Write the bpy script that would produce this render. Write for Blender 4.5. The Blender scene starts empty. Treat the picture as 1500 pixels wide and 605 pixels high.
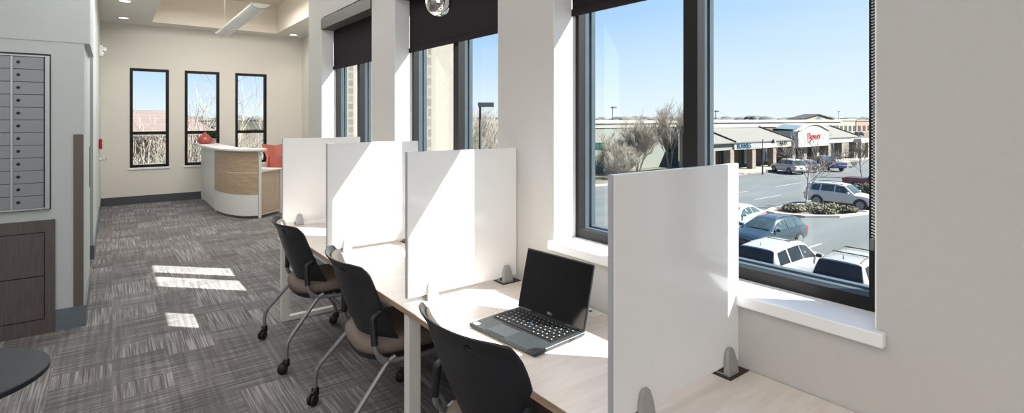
import bpy, bmesh, math, random
from mathutils import Vector, Matrix
PI = math.pi
scene = bpy.context.scene
COL = scene.collection
random.seed(7)

# ------------------------------------------------------------------ materials
def new_mat(name):
    m = bpy.data.materials.new(name); m.use_nodes = True
    nt = m.node_tree; nt.nodes.clear()
    out = nt.nodes.new('ShaderNodeOutputMaterial')
    b = nt.nodes.new('ShaderNodeBsdfPrincipled')
    nt.links.new(b.outputs[0], out.inputs[0])
    return m, nt, b, out

def srgb(r, g, b):
    f = lambda c: (c/255/12.92) if c/255 <= .04045 else ((c/255+.055)/1.055)**2.4
    return (f(r), f(g), f(b), 1)

def coords(nt, scale=(1, 1, 1), rot=(0, 0, 0)):
    g = nt.nodes.new('ShaderNodeNewGeometry')
    mp = nt.nodes.new('ShaderNodeMapping')
    mp.inputs['Scale'].default_value = scale
    mp.inputs['Rotation'].default_value = rot
    nt.links.new(g.outputs['Position'], mp.inputs['Vector'])
    return mp.outputs[0]

def mat(name, col, rough=.5, metal=0., var=.06, scale=8., bump=0., stretch=(1, 1, 1), spec=.5, coat=0., emit=0., local=False):
    """Principled surface whose colour drifts with noise and, where asked, a noise bump."""
    m, nt, b, out = new_mat(name)
    b.inputs['Roughness'].default_value = rough
    b.inputs['Metallic'].default_value = metal
    b.inputs['Specular IOR Level'].default_value = spec
    b.inputs['Coat Weight'].default_value = coat
    if local:
        tc = nt.nodes.new('ShaderNodeTexCoord'); mp = nt.nodes.new('ShaderNodeMapping')
        mp.inputs['Scale'].default_value = stretch
        nt.links.new(tc.outputs['Object'], mp.inputs['Vector']); vec = mp.outputs[0]
    else:
        vec = coords(nt, stretch)
    n = nt.nodes.new('ShaderNodeTexNoise'); n.inputs['Scale'].default_value = scale; n.inputs['Detail'].default_value = 4
    nt.links.new(vec, n.inputs['Vector'])
    r = nt.nodes.new('ShaderNodeValToRGB')
    r.color_ramp.elements[0].position = .3; r.color_ramp.elements[1].position = .7
    r.color_ramp.elements[0].color = tuple(c*(1-var) for c in col[:3])+(1,)
    r.color_ramp.elements[1].color = tuple(min(1, c*(1+var)) for c in col[:3])+(1,)
    nt.links.new(n.outputs[0], r.inputs[0]); nt.links.new(r.outputs[0], b.inputs['Base Color'])
    if bump:
        bp = nt.nodes.new('ShaderNodeBump'); bp.inputs['Strength'].default_value = bump; bp.inputs['Distance'].default_value = .01
        nt.links.new(n.outputs[0], bp.inputs['Height']); nt.links.new(bp.outputs[0], b.inputs['Normal'])
    if emit:
        nt.links.new(r.outputs[0], b.inputs['Emission Color']); b.inputs['Emission Strength'].default_value = emit
    return m

def mnode(nt, op, a, bb=None, c=None):
    n = nt.nodes.new('ShaderNodeMath'); n.operation = op
    for i, v in enumerate((a, bb, c)):
        if v is None: continue
        if isinstance(v, (int, float)): n.inputs[i].default_value = v
        else: nt.links.new(v, n.inputs[i])
    return n.outputs[0]

def carpet_mat():
    m, nt, b, out = new_mat('carpet')
    g = nt.nodes.new('ShaderNodeNewGeometry'); sp = nt.nodes.new('ShaderNodeSeparateXYZ')
    nt.links.new(g.outputs['Position'], sp.inputs[0])
    x, y = sp.outputs[0], sp.outputs[1]
    TX, TY = .30, .22
    ix = mnode(nt, 'FLOOR', mnode(nt, 'DIVIDE', x, TX))
    off = mnode(nt, 'MULTIPLY', ix, .37)
    yo = mnode(nt, 'ADD', y, off)
    iy = mnode(nt, 'FLOOR', mnode(nt, 'DIVIDE', yo, TY))
    cb = nt.nodes.new('ShaderNodeCombineXYZ'); nt.links.new(ix, cb.inputs[0]); nt.links.new(iy, cb.inputs[1])
    wn = nt.nodes.new('ShaderNodeTexWhiteNoise'); wn.noise_dimensions = '3D'; nt.links.new(cb.outputs[0], wn.inputs['Vector'])
    rnd = wn.outputs['Value']
    def stripes(sx, sy, det=3):
        mp = nt.nodes.new('ShaderNodeMapping'); mp.inputs['Scale'].default_value = (sx, sy, 1)
        nt.links.new(g.outputs['Position'], mp.inputs['Vector'])
        n = nt.nodes.new('ShaderNodeTexNoise'); n.inputs['Scale'].default_value = 1; n.inputs['Detail'].default_value = det
        nt.links.new(mp.outputs[0], n.inputs['Vector']); return n.outputs[0]
    sA = stripes(2.2, 110); sB = stripes(110, 2.2)
    sel = mnode(nt, 'GREATER_THAN', rnd, .62)
    mx = nt.nodes.new('ShaderNodeMix'); mx.data_type = 'FLOAT'
    nt.links.new(sel, mx.inputs[0]); nt.links.new(sA, mx.inputs[2]); nt.links.new(sB, mx.inputs[3])
    plaid = mnode(nt, 'MULTIPLY', stripes(40, 1.6, 2), .35)
    fine = mnode(nt, 'MULTIPLY', stripes(420, 420, 2), .22)
    tone = mnode(nt, 'MULTIPLY', wn.outputs['Value'], .13)
    h = mnode(nt, 'ADD', mnode(nt, 'ADD', mx.outputs[0], plaid), mnode(nt, 'ADD', tone, fine))
    r = nt.nodes.new('ShaderNodeValToRGB'); e = r.color_ramp.elements
    e[0].position = .62; e[0].color = srgb(78, 76, 76)
    e[1].position = 1.08; e[1].color = srgb(172, 163, 158)
    r.color_ramp.elements.new(.82).color = srgb(106, 98, 95)
    mr = nt.nodes.new('ShaderNodeMapRange'); mr.inputs[1].default_value = .5; mr.inputs[2].default_value = 1.18
    nt.links.new(h, mr.inputs[0])
    e[0].position = .12; e[1].position = .95; e[2].position = .95; e[1].position = .48
    e[1].color = srgb(108, 105, 104); e[2].color = srgb(168, 165, 163)
    nt.links.new(mr.outputs[0], r.inputs[0])
    nt.links.new(r.outputs[0], b.inputs['Base Color'])
    b.inputs['Roughness'].default_value = .95; b.inputs['Specular IOR Level'].default_value = .1
    bp = nt.nodes.new('ShaderNodeBump'); bp.inputs['Strength'].default_value = .5; bp.inputs['Distance'].default_value = .006
    nt.links.new(h, bp.inputs['Height']); nt.links.new(bp.outputs[0], b.inputs['Normal'])
    return m

def wood_mat(name, c1, c2, rough=.4, stretch=(14, 1.2, 14), spec=.4):
    m, nt, b, out = new_mat(name)
    v = coords(nt, stretch)
    n = nt.nodes.new('ShaderNodeTexNoise'); n.inputs['Scale'].default_value = 3; n.inputs['Detail'].default_value = 6; n.inputs['Distortion'].default_value = .4
    nt.links.new(v, n.inputs['Vector'])
    r = nt.nodes.new('ShaderNodeValToRGB'); e = r.color_ramp.elements
    e[0].position = .32; e[0].color = c1; e[1].position = .68; e[1].color = c2
    nt.links.new(n.outputs[0], r.inputs[0]); nt.links.new(r.outputs[0], b.inputs['Base Color'])
    b.inputs['Roughness'].default_value = rough; b.inputs['Specular IOR Level'].default_value = spec
    return m

def brick_mat(name, c1, c2, mortar, w, h, axis='XZ', msize=.012):
    m, nt, b, out = new_mat(name)
    g = nt.nodes.new('ShaderNodeNewGeometry'); sp = nt.nodes.new('ShaderNodeSeparateXYZ'); cb = nt.nodes.new('ShaderNodeCombineXYZ')
    nt.links.new(g.outputs['Position'], sp.inputs[0])
    s = mnode(nt, 'ADD', sp.outputs[0], sp.outputs[1])
    nt.links.new(s, cb.inputs[0]); nt.links.new(sp.outputs[2], cb.inputs[1])
    t = nt.nodes.new('ShaderNodeTexBrick')
    t.inputs['Color1'].default_value = c1; t.inputs['Color2'].default_value = c2; t.inputs['Mortar'].default_value = mortar
    t.inputs['Scale'].default_value = 1; t.inputs['Mortar Size'].default_value = msize
    t.inputs['Brick Width'].default_value = w; t.inputs['Row Height'].default_value = h
    nt.links.new(cb.outputs[0], t.inputs['Vector']); nt.links.new(t.outputs[0], b.inputs['Base Color'])
    b.inputs['Roughness'].default_value = .9
    return m

def glass_mat(name='window_glass', tint=(.95, .98, .97, 1), refl=.05):
    m = bpy.data.materials.new(name); m.use_nodes = True
    nt = m.node_tree; nt.nodes.clear()
    out = nt.nodes.new('ShaderNodeOutputMaterial')
    tr = nt.nodes.new('ShaderNodeBsdfTransparent'); tr.inputs[0].default_value = tint
    gl = nt.nodes.new('ShaderNodeBsdfGlossy'); gl.inputs['Roughness'].default_value = .02
    lw = nt.nodes.new('ShaderNodeLayerWeight'); lw.inputs[0].default_value = .5
    n = nt.nodes.new('ShaderNodeTexNoise'); n.inputs['Scale'].default_value = 2
    k = mnode(nt, 'ADD', mnode(nt, 'MULTIPLY', mnode(nt, 'POWER', lw.outputs['Facing'], 5), .45), mnode(nt, 'ADD', mnode(nt, 'MULTIPLY', n.outputs[0], .01), refl*.4))
    mx = nt.nodes.new('ShaderNodeMixShader')
    nt.links.new(k, mx.inputs[0]); nt.links.new(tr.outputs[0], mx.inputs[1]); nt.links.new(gl.outputs[0], mx.inputs[2])
    nt.links.new(mx.outputs[0], out.inputs[0])
    return m

M = {}
M['wall'] = mat('wall_paint', srgb(193, 191, 187), .7, var=.015, scale=60, bump=.03)
M['wall_far'] = mat('far_wall_paint', srgb(218, 214, 206), .7, var=.015, scale=60, bump=.03)
M['wall_left'] = mat('left_wall_paint', srgb(186, 192, 191), .7, var=.015, scale=60, bump=.03)
M['white_paint'] = mat('white_trim_paint', srgb(238, 238, 238), .35, var=.01)
M['ceiling'] = mat('ceiling_paint', srgb(214, 212, 207), .8, var=.01)
M['tray'] = mat('tray_paint', srgb(222, 214, 202), .8, var=.01)
M['carpet'] = carpet_mat()
M['baseboard'] = mat('baseboard_vinyl', srgb(104, 113, 122), .45, var=.04)
M['base_dark'] = mat('dark_baseboard', srgb(74, 77, 82), .5, var=.04)
M['black_frame'] = mat('black_window_frame', srgb(26, 25, 26), .5, var=.1, spec=.25)
M['grey_frame'] = mat('grey_window_sash', srgb(62, 72, 78), .35, .1, var=.08)
M['grey_light'] = mat('pale_window_track', srgb(104, 116, 122), .35, .15, var=.08)
M['glass'] = glass_mat()
M['blind'] = mat('charcoal_blind_fabric', srgb(40, 35, 38), .85, var=.12, scale=400, spec=.15)
M['cassette'] = mat('bronze_blind_cassette', srgb(72, 68, 62), .5, var=.05)
M['desk'] = wood_mat('pale_ash_laminate', srgb(218, 205, 195), srgb(229, 219, 210), .38, (1.6, 16, 16))
M['desk_edge'] = wood_mat('brown_edge_band', srgb(140, 118, 100), srgb(168, 146, 126), .5)
M['white_metal'] = mat('white_powder_coat', srgb(226, 226, 222), .4, var=.02)
M['leg_metal'] = mat('warm_white_powder_coat', srgb(214, 212, 206), .4, var=.02)
M['panel'] = mat('gloss_white_panel', srgb(234, 234, 233), .12, var=.01, spec=.45)
M['panel_edge'] = mat('grey_panel_edge', srgb(168, 168, 176), .4, var=.02)
M['clip'] = mat('satin_silver_clip', srgb(176, 176, 176), .38, .7, var=.04)
M['dark_gap'] = mat('dark_gap', srgb(58, 48, 42), .7)
M['black_plastic'] = mat('black_chair_plastic', srgb(31, 32, 37), .48, var=.06, scale=300, bump=.02)
M['taupe'] = mat('taupe_upholstery', srgb(116, 102, 94), .75, var=.07, scale=260, bump=.06)
M['pad'] = mat('pale_back_pad', srgb(176, 164, 152), .8, var=.06, scale=260, bump=.05)
M['tube'] = mat('silver_grey_tube', srgb(140, 140, 142), .4, .45, var=.03)
M['rubber'] = mat('black_rubber', srgb(20, 20, 22), .55, var=.1)
M['laptop'] = mat('laptop_black', srgb(38, 42, 44), .45, var=.05, scale=300)
M['laptop_dark'] = mat('laptop_bezel', srgb(10, 10, 12), .08, var=.05, spec=.6)
M['key'] = mat('laptop_key', srgb(14, 14, 15), .5, var=.1)
M['legend'] = mat('key_legend', srgb(170, 178, 182), .5, var=.02)
M['pointstick'] = mat('blue_point_stick', srgb(50, 120, 190), .4)
M['touchpad'] = mat('touchpad', srgb(52, 56, 58), .3, var=.03)
M['cabinet'] = wood_mat('dark_taupe_laminate', srgb(82, 76, 73), srgb(96, 89, 85), .5, (40, 40, 2.5))
M['taupe_trim'] = mat('taupe_corner_guard', srgb(98, 88, 82), .5, var=.03)
M['alu'] = mat('brushed_aluminium', srgb(138, 143, 148), .5, .35, var=.05, scale=6, stretch=(1, 1, 40))
M['alu_light'] = mat('bright_aluminium_frame', srgb(172, 178, 182), .4, .35, var=.04)
M['lock'] = mat('dark_lock', srgb(38, 36, 34), .35, .6)
M['chrome_soft'] = mat('polished_steel', srgb(200, 200, 198), .2, .9, var=.02)
M['chrome'] = mat('mirror_chrome', srgb(240, 236, 232), .02, 1., var=.01)
M['red'] = mat('red_alarm_plastic', srgb(150, 20, 34), .4)
M['coral_vase'] = mat('coral_glaze', srgb(170, 78, 72), .22, var=.06, coat=.4)
M['coral'] = mat('coral_fabric', srgb(194, 112, 100), .75, var=.05, scale=120, bump=.05)
M['oak'] = wood_mat('oak_laminate', srgb(168, 144, 120), srgb(192, 168, 142), .45, (2, 2, 22))
M['oak_pale'] = wood_mat('pale_oak_end', srgb(196, 176, 154), srgb(212, 194, 172), .45, (22, 22, 1.5))
M['table_black'] = mat('black_laminate', srgb(42, 45, 50), .5, var=.06)
M['leaf'] = mat('dark_leaf', srgb(34, 62, 30), .5, var=.3, scale=40)
M['pot'] = mat('tan_pot', srgb(178, 150, 128), .6)
M['light_shell'] = mat('white_luminaire_shell', srgb(235, 235, 232), .5, var=.02)
M['lamp_glow'] = mat('lit_downlight', (1, .93, .8, 1), .5, var=.01, emit=2.2)
M['lamp_lens'] = mat('luminaire_lens', (.95, .95, .92, 1), .5, var=.02, emit=.25)
M['paper'] = mat('white_paper', srgb(235, 236, 238), .6, var=.02)

# exterior
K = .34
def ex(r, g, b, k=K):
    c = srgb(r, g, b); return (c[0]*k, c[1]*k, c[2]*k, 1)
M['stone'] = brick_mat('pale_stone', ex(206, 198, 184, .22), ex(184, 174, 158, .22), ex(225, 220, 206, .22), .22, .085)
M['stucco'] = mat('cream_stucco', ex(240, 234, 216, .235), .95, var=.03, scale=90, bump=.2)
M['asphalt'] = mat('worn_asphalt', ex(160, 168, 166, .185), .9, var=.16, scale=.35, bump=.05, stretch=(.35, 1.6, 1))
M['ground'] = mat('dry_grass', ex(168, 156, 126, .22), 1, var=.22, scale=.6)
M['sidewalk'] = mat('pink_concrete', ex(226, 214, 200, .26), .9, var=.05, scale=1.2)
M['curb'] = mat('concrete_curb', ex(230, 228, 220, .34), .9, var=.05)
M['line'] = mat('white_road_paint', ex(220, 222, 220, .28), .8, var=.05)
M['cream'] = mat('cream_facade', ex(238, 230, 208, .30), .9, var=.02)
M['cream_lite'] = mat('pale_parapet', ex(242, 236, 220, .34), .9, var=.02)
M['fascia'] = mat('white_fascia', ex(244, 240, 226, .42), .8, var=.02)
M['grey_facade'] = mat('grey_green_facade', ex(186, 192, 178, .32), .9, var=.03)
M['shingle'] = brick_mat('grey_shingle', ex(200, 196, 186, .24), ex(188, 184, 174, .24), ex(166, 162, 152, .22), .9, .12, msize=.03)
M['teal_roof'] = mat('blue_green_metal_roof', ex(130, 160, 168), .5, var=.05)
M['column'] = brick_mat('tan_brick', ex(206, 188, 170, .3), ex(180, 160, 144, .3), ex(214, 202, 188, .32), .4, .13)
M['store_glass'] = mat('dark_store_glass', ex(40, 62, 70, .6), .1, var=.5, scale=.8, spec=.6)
M['store_wall'] = mat('brown_store_wall', ex(150, 128, 112), .9, var=.05)  # even brown wall colour behind the columns
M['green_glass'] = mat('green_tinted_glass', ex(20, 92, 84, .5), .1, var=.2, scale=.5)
M['hip_dark'] = mat('dark_hip_flashing', ex(70, 62, 56), .8)
M['sign_blue'] = mat('teal_sign_letters', ex(60, 124, 156), .5)
M['sign_red'] = mat('red_sign_letters', ex(224, 44, 44, .7), .5)
M['sign_dark'] = mat('dark_sign_letters', ex(50, 52, 60), .5)
M['sign_yellow'] = mat('yellow_sign_band', ex(222, 206, 90), .5)
M['bark'] = mat('pale_bark', ex(200, 190, 176, .38), .95, var=.2, scale=3)
M['twig'] = mat('dry_twig', ex(204, 192, 174, .42), .95, var=.2, scale=2)
M['twig_dark'] = mat('brown_twig', ex(150, 132, 118), .95, var=.2, scale=2)
M['juniper'] = mat('juniper_green', ex(156, 150, 116, .36), .9, var=.3, scale=4)
M['evergreen'] = mat('evergreen', ex(96, 104, 80), .9, var=.35, scale=3)
M['far_trees'] = mat('distant_trees', ex(150, 150, 140, .3), 1, var=.3, scale=.1)
M['mulch'] = mat('brown_mulch', ex(150, 128, 108), 1, var=.3, scale=5)
M['pole'] = mat('dark_lamp_pole', ex(84, 96, 92), .6)
M['tan_roof'] = brick_mat('pink_tile_roof', ex(212, 184, 170, .24), ex(200, 172, 158, .24), ex(184, 158, 146, .22), .5, .2)
M['tan_wall'] = mat('tan_house_wall', ex(206, 190, 170), .9, var=.04)
M['brick_far'] = mat('far_brick', ex(212, 180, 158), .9, var=.06)
M['far_dark'] = mat('far_window_dark', ex(90, 86, 88), .6)
M['ext_wall'] = mat('own_building_stucco', ex(230, 224, 204), .95, var=.03, scale=60)
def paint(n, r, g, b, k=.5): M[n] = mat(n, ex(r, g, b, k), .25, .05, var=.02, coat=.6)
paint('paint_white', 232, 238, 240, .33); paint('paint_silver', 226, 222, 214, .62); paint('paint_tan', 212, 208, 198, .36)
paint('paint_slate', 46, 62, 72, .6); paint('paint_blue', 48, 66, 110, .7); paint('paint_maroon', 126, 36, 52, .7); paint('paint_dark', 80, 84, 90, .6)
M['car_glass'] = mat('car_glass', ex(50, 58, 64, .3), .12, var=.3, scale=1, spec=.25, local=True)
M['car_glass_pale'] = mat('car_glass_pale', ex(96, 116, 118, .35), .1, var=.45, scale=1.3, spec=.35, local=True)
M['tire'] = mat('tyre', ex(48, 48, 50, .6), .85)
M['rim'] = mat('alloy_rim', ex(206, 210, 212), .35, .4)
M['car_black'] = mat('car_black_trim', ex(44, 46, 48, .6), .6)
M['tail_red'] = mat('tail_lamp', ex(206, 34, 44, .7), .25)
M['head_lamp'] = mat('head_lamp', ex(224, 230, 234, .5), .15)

# ------------------------------------------------------------------ builders
def tagp(o, label=None, cat=None, group=None, kind=None):
    if label: o['label'] = label
    if cat: o['category'] = cat
    if group: o['group'] = group
    if kind: o['kind'] = kind
    return o

def thing(name, label, cat, loc=(0, 0, 0), rz=0., group=None, kind=None):
    o = bpy.data.objects.new(name, None); COL.objects.link(o)
    o.empty_display_size = .1; o.location = loc; o.rotation_euler = (0, 0, rz)
    return tagp(o, label, cat, group, kind)

def obj(name, bm, m, parent=None, smooth=None, bevel=0., seg=2, world=False, label=None, fixn=True):
    """Link a bmesh as one mesh object. smooth = edge angle in degrees; world = coordinates were given in world space."""
    if world and parent is not None:
        bmesh.ops.translate(bm, verts=bm.verts, vec=-Vector(parent.location))
    if fixn: bmesh.ops.recalc_face_normals(bm, faces=bm.faces)
    if smooth is not None:
        for f in bm.faces: f.smooth = True
        lim = math.radians(smooth)
        for e in bm.edges:
            if len(e.link_faces) == 2 and e.calc_face_angle(0) > lim: e.smooth = False
    me = bpy.data.meshes.new(name); bm.to_mesh(me); bm.free()
    me.materials.append(m)
    o = bpy.data.objects.new(name, me); COL.objects.link(o)
    if parent is not None: o.parent = parent
    if bevel:
        b = o.modifiers.new('bevel', 'BEVEL'); b.width = bevel; b.segments = seg; b.limit_method = 'ANGLE'
        b.angle_limit = math.radians(40)
    if label: o['label'] = label
    return o

def B(): return bmesh.new()

def box(bm, x0, x1, y0, y1, z0, z1):
    v = [bm.verts.new(p) for p in ((x0, y0, z0), (x1, y0, z0), (x1, y1, z0), (x0, y1, z0), (x0, y0, z1), (x1, y0, z1), (x1, y1, z1), (x0, y1, z1))]
    for f in ((3, 2, 1, 0), (4, 5, 6, 7), (0, 1, 5, 4), (1, 2, 6, 5), (2, 3, 7, 6), (3, 0, 4, 7)):
        bm.faces.new([v[i] for i in f])
    return bm

def boxes(*bs):
    bm = B()
    for b in bs: box(bm, *b)
    return bm

def poly(bm, pts):
    return bm.faces.new([bm.verts.new(p) for p in pts])

def prism(bm, pts, d):
    """Extrude a planar polygon (3-D points) by vector d."""
    d = Vector(d)
    a = [bm.verts.new(p) for p in pts]; b = [bm.verts.new(Vector(p)+d) for p in pts]
    bm.faces.new(a); bm.faces.new(b[::-1])
    n = len(a)
    for i in range(n): bm.faces.new((a[i], a[(i+1) % n], b[(i+1) % n], b[i]))
    return bm

def tube(bm, pts, r, seg=10, cap=True):
    pts = [Vector(p) for p in pts]
    rs = r if isinstance(r, (list, tuple)) else [r]*len(pts)
    rings = []; up = None
    for i, p in enumerate(pts):
        t = (pts[min(i+1, len(pts)-1)]-pts[max(i-1, 0)]).normalized()
        if up is None:
            a = Vector((0, 0, 1)) if abs(t.z) < .9 else Vector((1, 0, 0))
            up = t.cross(a).normalized()
        up = (up - t*up.dot(t)).normalized(); w = t.cross(up)
        rings.append([bm.verts.new(p+(up*math.cos(2*PI*k/seg)+w*math.sin(2*PI*k/seg))*rs[i]) for k in range(seg)])
    for a, b in zip(rings, rings[1:]):
        for k in range(seg): bm.faces.new((a[k], a[(k+1) % seg], b[(k+1) % seg], b[k]))
    if cap: bm.faces.new(rings[0][::-1]); bm.faces.new(rings[-1])
    return bm

def arc_path(pts, r=.05, n=5):
    """Round the corners of a polyline."""
    pts = [Vector(p) for p in pts]; out = [pts[0]]
    for a, b, c in zip(pts, pts[1:], pts[2:]):
        d1 = (a-b); d2 = (c-b); k = min(r, d1.length*.45, d2.length*.45)
        p, q = b+d1.normalized()*k, b+d2.normalized()*k
        for i in range(n+1):
            t = i/n; out.append(p*(1-t)**2+b*2*t*(1-t)+q*t*t)
    out.append(pts[-1]); return out

def lathe(bm, prof, seg=24, c=(0, 0, 0), axis='Z'):
    rings = []
    for r, h in prof:
        ring = []
        for k in range(seg):
            a = 2*PI*k/seg
            p = (r*math.cos(a), r*math.sin(a), h)
            if axis == 'Y': p = (p[0], p[2], p[1])
            if axis == 'X': p = (p[2], p[0], p[1])
            ring.append(bm.verts.new(Vector(p)+Vector(c)))
        rings.append(ring)
    for a, b in zip(rings, rings[1:]):
        for k in range(seg): bm.faces.new((a[k], a[(k+1) % seg], b[(k+1) % seg], b[k]))
    bm.faces.new(rings[0][::-1]); bm.faces.new(rings[-1])
    return bm

def grid(bm, fn, nu, nv, skip=None):
    vs = [[bm.verts.new(fn(i/nu, j/nv)) for i in range(nu+1)] for j in range(nv+1)]
    for j in range(nv):
        for i in range(nu):
            if skip and skip((i+.5)/nu, (j+.5)/nv): continue
            bm.faces.new((vs[j][i], vs[j][i+1], vs[j+1][i+1], vs[j+1][i]))
    return bm

def solidify(o, t, off=0.):
    s = o.modifiers.new('thickness', 'SOLIDIFY'); s.thickness = t; s.offset = off
    return o

def copy_tree(o, parent=None):
    c = o.copy(); COL.objects.link(c); c.parent = parent
    for ch in list(o.children): copy_tree(ch, c)
    return c

def text_bm(s, size, depth=.0, mtx=None):
    cu = bpy.data.curves.new('lettering', 'FONT'); cu.body = s; cu.size = size; cu.extrude = depth
    cu.align_x = 'CENTER'; cu.align_y = 'CENTER'; cu.resolution_u = 2
    t = bpy.data.objects.new('lettering', cu); COL.objects.link(t)
    dg = bpy.context.evaluated_depsgraph_get(); me = bpy.data.meshes.new_from_object(t.evaluated_get(dg))
    bm = B(); bm.from_mesh(me)
    bpy.data.objects.remove(t); bpy.data.curves.remove(cu); bpy.data.meshes.remove(me)
    if mtx is not None: bmesh.ops.transform(bm, matrix=mtx, verts=bm.verts)
    return bm

def basis(o, ex_, ey_, ez_):
    m = Matrix.Identity(4)
    for i, v in enumerate((ex_, ey_, ez_)):
        for k in range(3): m[k][i] = v[k]
    for k in range(3): m[k][3] = o[k]
    return m

def struct(name, bm, m, label=None, parent=None, **kw):
    o = obj(name, bm, m, parent, **kw); o['kind'] = 'structure'
    if label: o['label'] = label; o['category'] = name.split('_')[0]
    return o

# ------------------------------------------------------------------ camera
PHI = math.atan(586/770)
cam = bpy.data.cameras.new('camera'); co = bpy.data.objects.new('camera', cam); COL.objects.link(co)
co.location = (0, 0, 1.6); co.rotation_euler = (PI/2, 0, -PHI)
cam.sensor_fit = 'HORIZONTAL'; cam.sensor_width = 36; cam.lens = 36*770/1500
cam.shift_y = -(302.5-175)/1500
cam.clip_start = .02; cam.clip_end = 2000
scene.camera = co

# ------------------------------------------------------------------ room shell
WX = 1.743           # inner face of the window wall
WO = 2.02            # outer face
CZ = 3.4
SILL = .985
HEAD = 2.66
OPEN = [(.566, 1.95), (2.42, 3.79), (4.24, 5.57)]
GZ = -4.9            # street level: the room is one floor up

struct('floor', boxes((-5, WO, -4, 6.03, -.2, 0), (-5, 3.5, 6.03, 12.4, -.2, 0)), M['carpet'], 'grey striped carpet tile floor')
bm = B()
ys = [-4]+[v for o in OPEN for v in o]+[6.03]
for i in range(0, len(ys), 2): box(bm, WX, WO, ys[i], ys[i+1], 0, CZ+.1)
for a, b in OPEN:
    box(bm, WX, WO, a, b, 0, SILL-.03); box(bm, WX, WO, a, b, HEAD, CZ+.1)
struct('wall_right', bm, M['wall'], 'off-white window wall behind the desks')
struct('wall_right_return', boxes((WO, 3.5, 6.03-.15, 6.03, 0, CZ+.1)), M['wall'])
struct('wall_right_far', boxes((3.39, 3.55, 6.03, 12.25, 0, CZ+.1)), M['wall_far'], 'beige side wall beyond the window piers')
FWIN = [(.266, .888), (1.15, 1.76), (2.051, 2.66)]
FZ0, FZ1 = .685, 2.573
FY = 12.25
bm = B(); xs = [-.4]+[v for o in FWIN for v in o]+[3.55]
for i in range(0, len(xs), 2): box(bm, xs[i], xs[i+1], FY, FY+.22, 0, CZ+.7)
for a, b in FWIN: box(bm, a, b, FY, FY+.22, 0, FZ0); box(bm, a, b, FY, FY+.22, FZ1, CZ+.7)
struct('wall_far', bm, M['wall_far'], 'beige far wall with three narrow windows')
# left: mailbox wall, corridor side wall with a doorway
LX = -.172; MY = 5.26
bm = B()
box(bm, -5, LX, MY, MY+.25, 0, CZ+.1)
box(bm, LX-.25, LX, MY+.25, 6.58, 0, CZ+.1)
box(bm, LX-.25, LX, 7.7, FY, 0, CZ+.1)
box(bm, LX-.25, LX, 6.58, 7.7, 2.393, CZ+.1)
struct('wall_left', bm, M['wall_left'], 'pale grey mailbox wall and corridor side wall')
struct('wall_left_bulkhead', boxes((-5, LX+.035, MY-.004, MY, 2.19, CZ), (LX, LX+.035, MY, 6.4, 2.19, CZ)), M['wall_left'])
struct('wall_hall', boxes((-2.2, -2.05, 5.51, 9.5, 0, CZ), (-2.05, LX-.25, 9.35, 9.5, 0, CZ)), M['wall_left'])
struct('wall_back', boxes((-5, WO, -4.15, -4, 0, CZ+.1)), M['wall'], 'plain wall behind the viewpoint')
struct('wall_near_left', boxes((-5.15, -5, -4, MY+.25, 0, CZ+.1)), M['wall'], 'plain wall on the open side')
# ceiling with raised tray
TX0, TX1, TY0, TY1, TZ = .59, 2.74, 6.4, 11.75, 3.98
struct('ceiling', boxes((-5.1, WO, -4.1, 6.03, CZ, CZ+.08), (-5.1, TX0-.02, 6.03, FY+.1, CZ, CZ+.08), (TX1+.02, 3.55, 6.03, FY+.1, CZ, CZ+.08),
                        (TX0-.02, TX1+.02, TY1+.02, FY+.1, CZ, CZ+.08), (TX0-.02, TX1+.02, 6.03, TY0-.02, CZ, CZ+.08)), M['ceiling'], 'flat grey-white ceiling with a raised tray')
struct('ceiling_tray', boxes((TX0-.02, TX0, TY0, TY1, CZ, TZ), (TX1, TX1+.02, TY0, TY1, CZ, TZ), (TX0-.02, TX1+.02, TY1, TY1+.02, CZ, TZ),
                             (TX0-.02, TX1+.02, TY0-.02, TY0, CZ, TZ), (TX0-.02, TX1+.02, TY0-.02, TY1+.02, TZ, TZ+.05)), M['tray'], 'raised beige ceiling tray')
# baseboards
struct('baseboard_far', boxes((LX+.012, 3.39, FY-.012, FY, 0, .15)), M['base_dark'], 'dark grey baseboard along the far wall')
struct('baseboard_left', boxes((-.342, LX+.012, MY-.012, MY, 0, .16), (LX, LX+.012, MY, 6.58, 0, .16), (LX, LX+.012, 7.7, FY-.012, 0, .16),
                               (LX-.25, LX+.012, 7.688, 7.7, 0, .16)), M['baseboard'], 'blue-grey vinyl baseboard at the corridor corner')
struct('baseboard_right', boxes((WX-.01, WX, -4, 6.03, 0, .12)), M['baseboard'], 'grey baseboard under the desks')
struct('trim_1', boxes((-.236, -.176, MY-.008, MY, .16, 1.485)), M['taupe_trim'], 'taupe corner guard on the mailbox wall')
struct('trim_2', boxes((LX, LX+.006, 6.46, 6.50, .95, 1.34)), M['base_dark'], 'narrow dark plate beside the doorway')

# ------------------------------------------------------------------ windows on the right
def ring(bm, x0, x1, y0, y1, z0, z1, w, wr=None):
    wr = wr or w
    box(bm, x0, x1, y0, y0+wr, z0, z1); box(bm, x0, x1, y1-w, y1, z0, z1)
    box(bm, x0, x1, y0+wr, y1-w, z0, z0+w); box(bm, x0, x1, y0+wr, y1-w, z1-w, z1)

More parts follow.
